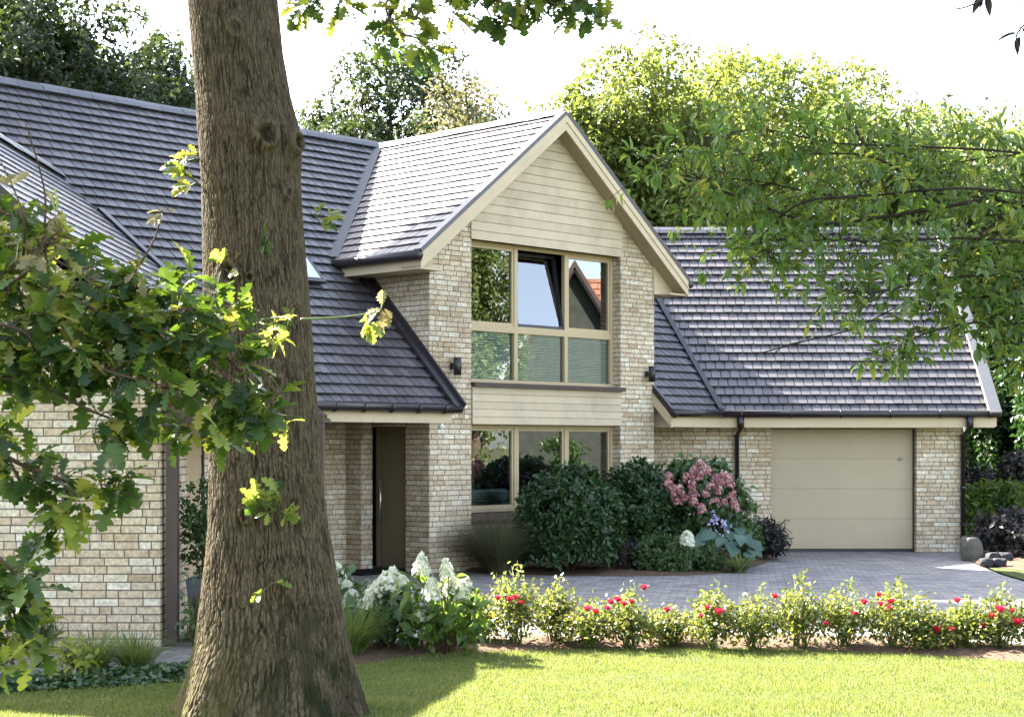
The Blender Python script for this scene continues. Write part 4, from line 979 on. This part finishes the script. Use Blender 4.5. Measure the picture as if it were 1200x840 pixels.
tree('ash_tree', 1215, 44, 84, 140, 1.5, 'midtree', 'sunlit green tree at the right edge above the dark hedge', 42000, .17, BG, 22, .65)
tree('yew_tree', 1190, 35.5, 330, 62, .3, 'laurel', 'dark evergreen tree beside the right end of the garage', 30000, .14, None, 23, .5, .30, .2, .44)
tree('yew_tree', 1150, 42, 400, 60, .2, 'darktree', 'dark shaded evergreen farther back between garage wall and evergreen tree', 20000, .16, None, 24, .5, .30, .2, .44)
tree('yew_tree', 1270, 33, 300, 75, .2, 'laurel', 'broad dark evergreen cut off by the right edge beside the lawn', 26000, .14, None, 25, .5, .30, .2, .44)
for i, (px, Y, top, half, kd, lab) in enumerate([(700,52,150,130,'midtree','shady green undergrowth tree low behind the gable'),(820,56,120,150,'midtree','shady low tree filling the gap under the bright trees'),(950,56,120,140,'midtree','low green tree behind the garage ridge, under the tallest tree'),(1100,56,130,190,'midtree','low green tree behind the garage ridge near its right end'),(300,56,150,140,'darktree','dark low tree behind the roof hidden by the big trunk'),(80,56,60,150,'darktree','dark far tree filling the gaps behind the left oaks'),(535,58,84,110,'darktree','dark far tree low behind the dark oak right of the trunk')]):
    tree('woodland_tree', px, Y, top, half, .5, kd, lab, 36000, .22, BG, 30+i, .8)

# ------------------------------------------------------------------ things mirrored in the window glass
tree('garden_tree', 600+ 24/25.4*F, 25.2, 521-F*8.5/25.2, 150, .8, 'midtree', 'garden tree opposite the bay, mirrored in the left upper window pane', 26000, .15, None, 51, .5)
tree('garden_tree', 600+ 27/22*F, 22.0, 521-F*9.5/22, 210, 1.0, 'midtree', 'broad garden tree opposite the bay, behind the mirrored garden tree', 26000, .15, None, 52, .6)
NBZ = 1.0
nb = thing('neighbour_house', (34,32,0), 'brown neighbouring house with red tiled roof, mirrored in the right upper window pane', 'house')
mb = MB(); mb.prism([Vector((30,26.6,0)),Vector((30,30.6,0)),Vector((30,30.6,4.6)),Vector((30,28.6,7.9)),Vector((30,26.6,4.6))], Vector((5,0,0)), 0, True); mb.abox(32.5,40,27.6,42,0,4.2)
mb.build('wall', M['nwall'], nb)
for sgn, y0 in ((1,26.3),(-1,30.9)):
    e_ = Vector((1,0,0)); up_ = Vector((0,sgn*2.3,3.78)).normalized()
    tiles('roof', (29.7,y0,4.1), e_, up_, [[(0,0),(6,0),(6,4.42),(0,4.42)]], nb, M['redtile'], .3, .25)
tiles('roof', (31.9,27.4,3.9), (0,1,0), Vector((3,0,4.0)).normalized(), [[(0,0),(15,0),(15,5.0),(0,5.0)]], nb, M['redtile'], .3, .25)
mb = MB()
for sgn, y0 in ((1,26.3),(-1,30.9)): mb.box((29.66,y0,4.0), Vector((0,sgn*2.3,3.78)), Vector((.05,0,0)), Vector((0,0,.25)))
mb.build('barge_board', M['brown'], nb)
def shrub(name, x, y, rx, ry, h, n, L, Wf, mat, label, cat='shrub', tmpl=T_OVAL, seed=0, clump=.22, group=None, z0=0, droop=.25, stems=True, up=.35, dome=False):
    t = thing(name, (x,y,z0), label, cat, group); g = random.Random(seed); lobes = [((x,y,z0+h*.50),min(rx,h*.5)*.9)]
    for i in range(15):
        a = i*2.4+g.random(); f = g.uniform(0,.95); lobes.append(((x+math.cos(a)*rx*.62, y+math.sin(a)*ry*.62, z0+h*(.16+.60*f)), min(rx,ry,h*.5)*g.uniform(.38,.55)))
    for i in range(4): lobes.append(((x+g.uniform(-.45,.45)*rx, y+g.uniform(-.45,.45)*ry, z0+h-.3*min(rx,h*.5)), .32*min(rx,h*.6)))
    if dome:                                                   # full rounded bush, leafy down to the ground
        q = np.random.default_rng(seed+100); PP=[]; NN=[]; got = 0
        while got < n:
            d = unit(q.normal(size=(20000,3))); d[:,2] = np.abs(d[:,2])*1.0-.30; d = unit(d)
            rr = q.uniform(0,1,20000)**.22*(.80+.32*n3(d*2.3+seed, seed)+.16*(n3(d*6+seed, seed+1)-.5))
            cz = h*.40; p = np.stack([x+d[:,0]*rr*rx*1.12, y+d[:,1]*rr*ry*1.12, z0+cz+np.sign(d[:,2])*np.abs(d[:,2])**.85*rr*np.where(d[:,2] > 0, h*.62, h*.95)], 1)
            k = (p[:,2] > z0+.03) & (n3(p/.16+30, seed+2) > .36); p, d = p[k], d[k]; PP.append(p); NN.append(unit(d+np.array([0,0,.35])+q.normal(0,.4,d.shape))); got += len(p)
        pp = np.concatenate(PP)[:n]; nn_ = np.concatenate(NN)[:n]
    else:
        pp, nn_ = crown(n, lobes, clump, .9, seed+100, up)
    pp[:,2] = np.maximum(pp[:,2], z0+.02)
    if stems:
        tb = MB()
        for c, r in lobes: tb.tube([(x+g.uniform(-.08,.08)*rx,y+g.uniform(-.08,.08)*ry,z0), tuple((Vector((x,y,z0)).lerp(Vector(c),.55))), tuple(Vector(c)+Vector((0,0,r*.6)))], [.012,.008,.003], 6)
        tb.build('stem', M['twig'], t)
    leaves_at('foliage', pp, nn_, L, Wf, tmpl, mat, t, .8, droop)
    return t
shrub('hedge_shrub', 25, 30.5, 1.2, 4.5, 2.4, 9000, .14, .5, M['shrub'], 'clipped green shrub row opposite the bay, mirrored in the lower panes', seed=61, clump=.5, tmpl=T_QUAD)

# ------------------------------------------------------------------ shrubs against the house
p = G(667,676); shrub('laurel_shrub', p.x+.02, 24.4, .70, .62, 1.60, 15000, .095, .46, M['laurel'], 'dense rounded dark laurel shrub directly under the ground floor window', seed=71, dome=True)
shrub('laurel_shrub', P(748,600,25.6).x, 25.6, .58, .55, 1.62, 12000, .09, .46, M['laurel'], 'dark evergreen shrub between the rounded laurel and the pink hydrangea', seed=72, dome=True)
shrub('ground_cover_shrub', P(792,655,24.7).x, 24.7, .66, .42, .50, 5200, .08, .42, M['shrub'], 'low spreading dark shrub at the paving edge in front of the pink hydrangea', seed=73, dome=True)
shrub('barberry_shrub', P(735,660,24.6).x, 24.6, .32, .3, .5, 900, .05, .5, M['purpleleaf'], 'small dark purplish shrub low between the two laurels', seed=74)
shrub('spurge_plant', P(893,640,27.0).x, 27.0, .40, .35, .62, 2600, .12, .22, M['purpleleaf'], 'dark narrow leaved spurge at the bottom left corner of the garage door', seed=75)
hs = shrub('shrub', P(872,630,26.6).x, 26.6, .32, .3, .62, 900, .09, .4, M['shrub'], 'small green bush between hosta and spurge', seed=76)
# ornamental grasses
def grass_clump(name, x, y, h, r, n, wdt, mat, label, arch=.8, z0=0, seed=1, cat='grass plant', group=None):
    t = thing(name, (x,y,z0), label, cat, group); g = np.random.default_rng(seed); mb_v = []; k = 6
    a = g.uniform(0,2*np.pi,n); lean = g.uniform(.1,1,n)**.8*arch; hh = h*g.uniform(.6,1.1,n); b0 = np.stack([x+np.cos(a)*g.uniform(0,.3,n)*r, y+np.sin(a)*g.uniform(0,.3,n)*r, np.full(n,z0)],1)
    ts = np.linspace(0,1,k); dirv = np.stack([np.cos(a),np.sin(a)],1); side = np.stack([-np.sin(a),np.cos(a),np.zeros(n)],1)
    vs_ = np.zeros((n,k,2,3))
    for i,tt in enumerate(ts):
        out = lean*r*1.3*tt**1.6; zz_ = hh*(tt - .42*lean*tt**2.4); c = np.stack([b0[:,0]+dirv[:,0]*out, b0[:,1]+dirv[:,1]*out, z0+zz_],1); ww = wdt*(1-tt**2*.9)
        vs_[:,i,0] = c - side*ww/2; vs_[:,i,1] = c + side*ww/2
    mb = MB(); 
    for q in range(n):
        mb.add(vs_[q].reshape(-1,3), [[2*i,2*i+1,2*i+3,2*i+2] for i in range(k-1)], 0, True)
    mb.build('blades', mat, t); return t
grass_clump('ornamental_grass', P(585,640,24.2).x, 24.2, 1.06, .80, 2600, .006, M['panicum'], 'wispy pale ornamental grass beside the brick pier left of the laurel', 1.15, seed=81)
p = G(412,778); grass_clump('ornamental_grass', p.x-.05, 14.6, .62, .42, 520, .010, M['sedge'], 'bushy fresh green grass clump in front of the white hydrangeas beside the trunk', 1.0, seed=82)
p = G(95,800); grass_clump('ornamental_grass', p.x, 13.45, .46, .44, 420, .008, M['sedge'], 'low green grass tuft at the ivy edge before the left wing', 1.0, seed=83)
p = G(135,800); grass_clump('ornamental_grass', p.x+.05, 13.55, .44, .42, 400, .008, M['sedge'], 'second green grass tuft to the right of the low tuft by the ivy edge', 1.0, seed=84)
# flower heads
def florets(c, rx, rz, n, size, cone):
    g = rng; z = g.uniform(0,1,n); a = g.uniform(0,2*np.pi,n)
    if cone: rad = rx*(1-z**1.6*.80)*g.uniform(.55,1.15,n)*(1+.18*np.sin(a*3+z*9)); zz_ = z*rz
    else:
        zz_ = (z*1.3-.3)*rz; rad = rx*np.sqrt(np.clip(1-(zz_/rz)**2,0,1))*g.uniform(.85,1.05,n)
    o_ = np.stack([np.cos(a)*rad, np.sin(a)*rad, zz_],1); Nn = unit(np.stack([np.cos(a),np.sin(a),np.full(n,.5)],1)+rdir(n)*.4)
    return np.asarray(c)[None]+o_, Nn
def flower_head(parent, c, rx, rz, mat, n=90, size=.03, cone=True, name='flower_head', lean=(0,0)):
    pc, nn_ = florets((0,0,0), rx, rz, n, size, cone)
    pc[:,0] += pc[:,2]*lean[0]; pc[:,1] += pc[:,2]*lean[1]; pc += np.asarray(c)[None]
    PP = np.repeat(pc, 4, 0); NN = np.repeat(nn_, 4, 0); t1_ = unit(np.cross(NN, np.array([.3,.2,.93])+0*NN)); t2_ = np.cross(NN, t1_)
    q = np.tile(np.arange(4), len(pc))*np.pi/2+np.repeat(rng.uniform(0,1.5,len(pc)),4); D = t1_*np.cos(q)[:,None]+t2_*np.sin(q)[:,None]+NN*.25
    return leaf_mesh(name, PP, D, NN, size*rng.uniform(.7,1.2,len(PP)), size*.85, T_DIA, mat, parent)
# pink hydrangea with its hosta
def zp(x, y, Y): return P(760+x/5.6, 530+y/5.6, Y)
ph = shrub('pink_hydrangea', P(822,600,26.0).x, 26.0, .86, .5, 1.66, 5600, .11, .55, M['shrub'], 'tall hydrangea with dusky pink flower heads in front of the downpipe', 'shrub', T_BROAD, 85)
for x, y in [(350,95),(300,125),(388,130),(135,170),(310,170),(440,185),(522,190),(405,230),(250,180),(380,280),(560,330),(120,220),(160,250),(455,260),(340,160),(500,160),(280,220),(205,260),(300,275),(542,290),(430,325),(300,340),(572,372),(350,380),(240,305),(490,335),(175,300),(530,225),(470,200),(190,330)]:
    c = zp(x, y, 25.15+random.uniform(-.12,.15)); flower_head(ph, c, .060*random.uniform(.8,1.3), .075*random.uniform(.8,1.4), M['pinkpetal'], 34, .034, False, lean=(random.uniform(-.6,.6),-.4))
wh = thing('white_hydrangea', zp(250,560,24.3)*1.0-Zv*zp(250,560,24.3).z, 'small white hydrangea head low in front of the pink hydrangea', 'shrub')
c = zp(255,545,24.15); flower_head(wh, c-Zv*.09, .10, .15, M['whitepetal'], 110, .036, False)
mb = MB(); mb.tube([(c.x,c.y+.1,0),(c.x,c.y+.05,.3),tuple(c)], [.008,.006,.005], 6); mb.build('stem', M['greenstem'], wh)
ho = thing('hosta', G(866,668), 'large blue green hosta with lilac flower spikes at the bed corner', 'plant')
for x, y, yy in [(330,590,24.5),(480,580,24.5),(400,540,24.6),(600,560,24.6),(560,640,24.45),(350,560,25.0),(450,550,25.0),(545,535,25.1),(420,595,24.85),(545,605,24.75),(440,625,24.7),(640,560,25.1),(665,590,25.1),(690,640,25.0),(665,670,24.9),(380,520,25.2),(520,470,25.4),(150,600,25.0),(270,610,24.9),(200,610,24.9),(700,600,25.2),(600,510,25.3),(320,610,24.8)]:
    e = zp(x, y, yy); hc = Vector((ho.location.x-.02, 25.2, .1)); d = Vector((e.x-hc.x, -.35, -.12)).normalized()
    leaf_mesh('leaf', np.array([tuple(e-d*.12)]), np.array([tuple(d)]), np.array([(random.uniform(-.3,.3),-.55,.85)]), .29*random.uniform(.8,1.1), .20, template_oval(6,.22,.25,.42), M['hosta'], ho)
mb = MB()
for x, y in ((430,430),(495,490),(505,520)):
    c = zp(x, y, 25.05); mb.tube([(ho.location.x,25.25,.05),tuple(c+Vector((.02,.1,-.2))),tuple(c+Zv*.06)], [.006,.005,.003], 6)
mb.build('stem', M['greenstem'], ho)
for x, y in ((430,440),(498,490)):
    c = zp(x, y, 25.0); PP = np.asarray(c)[None]+rng.normal(0,1,(26,3))*np.array([.03,.03,.085]); leaf_mesh('flower_spike', PP, rdir(26)*.7-np.array([0,0,.6]), rdir(26), .07, .035, T_OVAL, M['lilac'], ho)
grass_clump('variegated_lily', zp(590,730,24.4).x, 24.4, .32, .36, 190, .022, M['varieg'], 'variegated yellow striped strap leaves spilling over the paving edge below the hosta', 1.0, seed=88, cat='plant')
# shrubs and rock at the right of the garage
def rock(name, c, sx, sy, sz, label, mat, seed):
    bm = bmesh.new(); bmesh.ops.create_icosphere(bm, subdivisions=4, radius=1); g = random.Random(seed); off = Vector((g.random()*9,g.random()*9,g.random()*9))
    from mathutils import noise as mn
    for v in bm.verts:
        k = 1+.28*mn.noise(v.co*1.3+off)+.10*mn.noise(v.co*4+off); q = v.co*k
        q = Vector([max(-.8,min(.8,a)) for a in q]); v.co = Vector((q.x*sx, q.y*sy, (q.z+.6)*sz))+Vector(c)
    for f in bm.faces: f.smooth = True
    me_ = bpy.data.meshes.new(name); bm.to_mesh(me_); bm.free(); me_.materials.append(mat); o = bpy.data.objects.new(name, me_); COL.objects.link(o); return tag(o, label, 'rock')
c = G(1141,658); rock('boulder', (c.x+.02, c.y+.25, 0), .20, .22, .27, 'grey boulder standing against the right corner of the garage', M['stone'], 3)
for i in range(4):
    c = G(1158+i*7.5, 663-(i % 2)*5, .03); rock('slate_stone', (c.x, c.y+.1, .03), .13, .12, .08+.02*(i % 2), ['flat dark slate lump next to the boulder','dark slate lump second from the boulder','dark slate lump third from the boulder','dark slate lump farthest from the boulder under the purple bush'][i], M['darkstone'], 10+i)
shrub('purple_shrub', P(1185,630,27.3).x, 27.3, .60, .6, .78, 3000, .11, .5, M['purpleleaf'], 'dark purple leaved bush at the right edge beside the slate lumps', seed=91)
shrub('fern_shrub', P(1160,600,30.5).x, 30.3, .80, .6, 1.2, 3600, .13, .35, M['hydleaf'], 'bright green ferny shrub behind the boulder', seed=92, tmpl=T_LANCE)
shrub('golden_shrub', P(1150,625,29.6).x, 29.6, .45, .4, .48, 1400, .07, .5, M['hydleaf'], 'low yellow green shrub glowing just behind the boulder', seed=93)
shrub('purple_shrub', P(1178,550,32.0).x, 32.0, .8, .7, 1.75, 2600, .13, .5, M['purpleleaf'], 'taller dusky purple shrub in the shade behind the ferny shrub', seed=94)
shrub('green_shrub', P(1215,600,31.0).x, 31.0, .9, .8, 1.2, 2600, .12, .5, M['shrub'], 'green shrub at the right edge behind the purple bush', seed=95)

# ------------------------------------------------------------------ left: planter, pine, ivy
mb = MB(); x0, x1, y0, y1 = -3.09, -2.60, 15.75, 16.25
mb.prism([Vector((x0+.05,y0+.05,0.02)),Vector((x1-.05,y0+.05,0.02)),Vector((x1-.05,y1-.05,0.02)),Vector((x0+.05,y1-.05,0.02))][::-1], (0,0,.01), 0, True)
mb.add([(x0+.05,y0+.05,.02),(x1-.05,y0+.05,.02),(x1-.05,y1-.05,.02),(x0+.05,y1-.05,.02),(x0,y0,.6),(x1,y0,.6),(x1,y1,.6),(x0,y1,.6),(x0+.03,y0+.03,.6),(x1-.03,y0+.03,.6),(x1-.03,y1-.03,.6),(x0+.03,y1-.03,.6),(x0+.03,y0+.03,.54),(x1-.03,y0+.03,.54),(x1-.03,y1-.03,.54),(x0+.03,y1-.03,.54)],
       [[0,1,5,4],[1,2,6,5],[2,3,7,6],[3,0,4,7],[4,5,9,8],[5,6,10,9],[6,7,11,10],[7,4,8,11],[8,9,13,12],[9,10,14,13],[10,11,15,14],[11,8,12,15]])
pt = thing('planter', ((x0+x1)/2,(y0+y1)/2,0), 'tall blue grey square planter beside the brown porch post', 'planter')
mb.build('pot', M['planter'], pt)
mb = MB(); mb.quad(Vector((x0+.03,y0+.03,.545)),Vector((x1-.03,y0+.03,.545)),Vector((x1-.03,y1-.03,.545)),Vector((x0+.03,y1-.03,.545))); mb.build('soil', M['mulch'], pt)
shrub('potted_shrub', -2.86, 15.95, .30, .28, .98, 1500, .075, .4, M['shrub'], 'bushy olive green shrub growing in the blue grey planter', seed=97, z0=.545)
shrub('climbing_plant', P(228,710,15.3).x, 15.3, .12, .12, .72, 130, .07, .5, M['shrub'], 'thin leafy plant growing up in front of the planter', seed=98)
p = G(40,790); pn = thing('dwarf_pine', (p.x-.1, 14.0, 0), 'small dark bristly pine at the foot of the left wing wall', 'shrub')
tb = MB(); PP=[]; DD=[]
for i in range(26):
    a = random.uniform(0,6.28); e = Vector((p.x-.1+math.cos(a)*.26*random.random(), 14.0+math.sin(a)*.24*random.random(), .18+.26*random.random())); b0 = Vector((p.x-.1,14.0,0.0)); tb.tube([b0, b0.lerp(e,.5), e], [.009,.006,.004], 5)
    d = (e-b0).normalized()
    for q in range(70):
        f = random.uniform(.35,1.05); PP.append(b0.lerp(e,f)); DD.append(d*.9+Vector(rdir(1)[0])*.8)
tb.build('stem', M['twig'], pn); leaf_mesh('needles', np.array([tuple(q) for q in PP]), np.array([tuple(q) for q in DD]), rdir(len(PP)), .075, .006, T_QUAD, M['needle'], pn)
n = 5200; k = rng.uniform(0,1,n); lo_ = [G(-80,817), G(0,813), G(120,807), G(222,800), G(300,796)]; hi_ = [G(-80,806), G(0,803), G(120,795), G(222,786), G(300,780)]
lo_, hi_ = smooth_curve(lo_,20), smooth_curve(hi_,20); ii = (k*(len(lo_)-1)).astype(int); ff = rng.uniform(0,1,n)
PP = np.array([tuple(lo_[a].lerp(hi_[a], b)) for a, b in zip(ii, ff)]); PP[:,2] = .02+rng.uniform(0,.10,n)*np.sin(np.pi*np.clip(ff,.05,.95)); PP[:,:2] += rng.normal(0,.03,(n,2))
iv = leaf_mesh('ivy', PP, rdir(n)*np.array([1,1,.3])+np.array([0,0,.1]), np.array([0,-.3,1])+rdir(n)*.6, .055*rng.uniform(.6,1.3,n), .05, template_outline([0,.15,.3,.45,.6,.8,1],[.05,.42,.30,.5,.28,.16,.02],.2,.2), M['ivy']); tag(iv, 'low dark ivy edging between paving and left lawn', 'ivy', kind='stuff')
bedl = sheet('planting_bed', [(q.x,q.y) for q in lo_]+[(q.x,q.y) for q in hi_[::-1]], .016, M['mulch']); tag(bedl, kind='structure')
shrub('small_shrub', G(68,812).x, 13.0, .13, .12, .34, 300, .06, .5, M['oakyoung'], 'little yellowish young plant in front of the ivy edge', seed=99)
# doormat
mb = MB(); mb.cbox(S0-.95, S0-.10, .70, 1.50, .004, .022); mt_ = mb.build('doormat', M['mat'], None, .004); tag(mt_, 'black doormat lying on the paving in front of the front door', 'doormat')
# vase of violet flowers on the window ledge inside
c = CP(1.62, TW+.28, 1.0); vz = thing('flower_vase', c-Zv*.09, 'dark vase of violet flowers behind the ground floor window', 'vase')
mb = MB(); mb.tube([c-Zv*.14, c-Zv*.08, c, c+Zv*.06], [.05,.07,.05,.035], 12); mb.cbox(S1,S2,TW+.1,TW+.45,.83,.86); 
mb.build('vase', M['planter'], vz)
PP = np.asarray(c+Zv*.24)[None]+rng.normal(0,1,(110,3))*np.array([.11,.08,.10]); leaf_mesh('flowers', PP, rdir(110), rdir(110), .06, .045, T_OVAL, M['violet'], vz)

# ------------------------------------------------------------------ white hydrangeas by the trunk
HY_N = []
def white_hyd(px, base_y, Y, h, rx, heads, label, seed, lm_=M['hydleaf'], n=420, cone=True):
    x = P(px, base_y, Y).x
    t = shrub('white_hydrangea', x, Y, rx, rx*.85, h, n, .115, .55, lm_, label, 'shrub', T_BROAD, seed, .16, 'white hydrangeas beside the oak trunk')
    tb = MB()
    for hx, hy, r, z in heads:
        c = P(hx, hy, Y+random.uniform(-.22,.05)); tb.tube([(x+random.uniform(-.05,.05),Y,.03), tuple(Vector((x,Y,.2)).lerp(c,.6)), tuple(c)], [.006,.005,.004], 6)
        flower_head(t, c-Zv*z*.40, r, z*.86, M['whitepetal'], 105, .028, cone, lean=(random.uniform(-.25,.25), random.uniform(-.2,.1)))
    tb.build('flower_stem', M['greenstem'], t); return t
white_hyd(522, 770, 14.75, .72, .36, [(494,662,.075,.22),(526,668,.07,.20),(508,690,.09,.20),(540,692,.08,.18),(492,722,.06,.09),(528,686,.06,.12),(548,684,.04,.10)], 'tallest white hydrangea with upright creamy cone flowers right of the others', 101)
white_hyd(452, 772, 15.1, .64, .40, [(440,690,.10,.16),(455,680,.10,.17),(468,684,.09,.15),(430,705,.08,.14),(448,735,.09,.09),(475,695,.07,.12),(462,672,.06,.12)], 'middle white hydrangea with drooping heads between grass clump and tall hydrangea', 102, M['shrub'])
white_hyd(402, 770, 15.6, .70, .34, [(393,668,.10,.16),(410,700,.10,.15),(392,690,.09,.14),(404,688,.07,.14),(385,680,.09,.15)], 'shaded white hydrangea half hidden behind the oak trunk', 103, M['shrub'], 420, False)

# ------------------------------------------------------------------ the row of red roses
def rose(px, top, Y, half, blooms, label, seed, base=0.0):
    x = P(px,760,Y).x; h = EYE+(HY-top)/F*Y; rx = half/F*Y; g = random.Random(seed)
    h *= 1.08; t = thing('rose_bush', (x,Y,0), label, 'rose bush', 'red rose bushes along the lawn'); tb = MB(); PP=[]; NN=[]
    ns = 22
    for i in range(ns):
        a = i*2.4+g.random(); f = g.random(); rr = rx*math.sqrt(g.uniform(.1,1)); hh = h*(g.uniform(.45,.80) if i else 1.0)
        if i in (1,2,3): hh = h*g.uniform(.82,.96)
        e = Vector((x+math.cos(a)*rr*(1 if i > 2 else .35), Y+math.sin(a)*rr*.8, hh)); b0 = Vector((x+g.uniform(-.06,.06),Y+g.uniform(-.06,.06),0)); m_ = b0.lerp(e,.5)+Vector((g.uniform(-.04,.04),g.uniform(-.04,.04),.02))
        tb.tube([b0,m_,e], [.006,.0045,.002], 5)
        nl = (78 if i > 3 else 50) if g.random() < .93 else 20
        for q in range(nl):
            k = g.uniform(.34,1.0); pnt = (b0.lerp(m_,k*2) if k < .5 else m_.lerp(e,k*2-1)); sp = (.145 if i > 3 else .075)*(1.15-k*.72)
            PP.append(pnt+Vector((g.gauss(0,sp),g.gauss(0,sp),g.gauss(0,sp*.5)))); NN.append(Vector((g.gauss(0,.5),g.gauss(0,.5),.8)))
    tb.build('stem', M['greenstem'], t)
    PP = np.array([tuple(q) for q in PP]); PP[:,2] = np.maximum(PP[:,2], .07)
    leaves_at('foliage', PP, unit(np.array([tuple(q) for q in NN])), .043, .6, T_OVAL, M['roseleaf'], t, .9, .15)
    for bx, by, br in blooms:
        br = br*1.65; c = P(bx, by, Y-.2+g.uniform(-.1,.1)); n = 22; PPp=[]; DDp=[]; NNp=[]; LLp=[]
        for q in range(n):
            k = q/n; a = q*2.4; tilt = .12+.95*k; d = Vector((math.cos(a)*math.sin(tilt),math.sin(a)*math.sin(tilt),math.cos(tilt))); PPp.append(c-Zv*br*.35); DDp.append(d); NNp.append(Vector((-math.cos(a)*math.cos(tilt),-math.sin(a)*math.cos(tilt),math.sin(tilt)))); LLp.append(br*(.75+.35*k))
        leaf_mesh('flower', np.array([tuple(q) for q in PPp]), np.array([tuple(q) for q in DDp]), np.array([tuple(q) for q in NNp]), np.array(LLp), br*.85, template_oval(3,.5,-.25,.62), M['redpetal'], t)
RS = [(560,700,15.5,20,[],'leafy rose bush without open blooms right beside the tall white hydrangea'),
 (603,664,15.3,30,[(583,701,.032),(597,703,.036),(611,707,.034),(604,700,.03),(577,723,.02)],'rose bush with the tallest budded shoot, red cluster, left end of the row'),
 (652,682,15.5,20,[],'narrow rose bush with no open flowers, right of the tallest budded one'),
 (692,706,15.2,28,[(688,714,.034),(698,717,.036),(690,712,.026)],'low rose bush with two red blooms close together at its top'),
 (738,690,15.2,30,[(716,706,.036),(724,703,.038),(731,708,.036),(740,705,.032),(712,713,.03),(755,689,.036),(782,715,.034)],'broad rose bush with a long arc of red blooms left of centre'),
 (785,712,15.4,24,[],'small green rose bush without flowers between the arc of red blooms and the wide bush'),
 (832,688,15.1,30,[(829,712,.03),(843,718,.050),(822,722,.026)],'rose bush with one large single deep red bloom'),
 (884,694,15.1,34,[(908,699,.034)],'rounded full rose bush with one small red flower at its upper right'),
 (938,674,15.2,26,[],'tall pale rose bush without red flowers under the left edge of the garage door'),
 (990,686,15.2,32,[(1013,706,.036),(1001,720,.034),(968,731,.026)],'rose bush in front of the garage door with two red flowers on its right'),
 (1048,680,15.1,38,[(1030,697,.03),(1043,705,.032),(1041,714,.040),(1032,708,.032),(1046,704,.026)],'rose bush below the right half of the garage door with a coral red cluster'),
 (1090,712,15.0,26,[(1098,738,.044),(1114,738,.034)],'low rose bush with two low red blooms near the lawn'),
 (1130,704,15.1,28,[(1122,704,.034),(1151,733,.040)],'rose bush with one red bloom up high and one lower right'),
 (1172,690,15.0,32,[(1172,715,.048),(1163,722,.036),(1186,716,.026),(1192,730,.052)],'rose bush near the right picture edge with large bright red blooms'),
 (1222,700,15.0,30,[(1215,720,.04)],'last rose bush of the row, cut off by the right picture edge')]
for i, r in enumerate(RS): rose(*r, 200+i)
print('objects', len(bpy.data.objects))
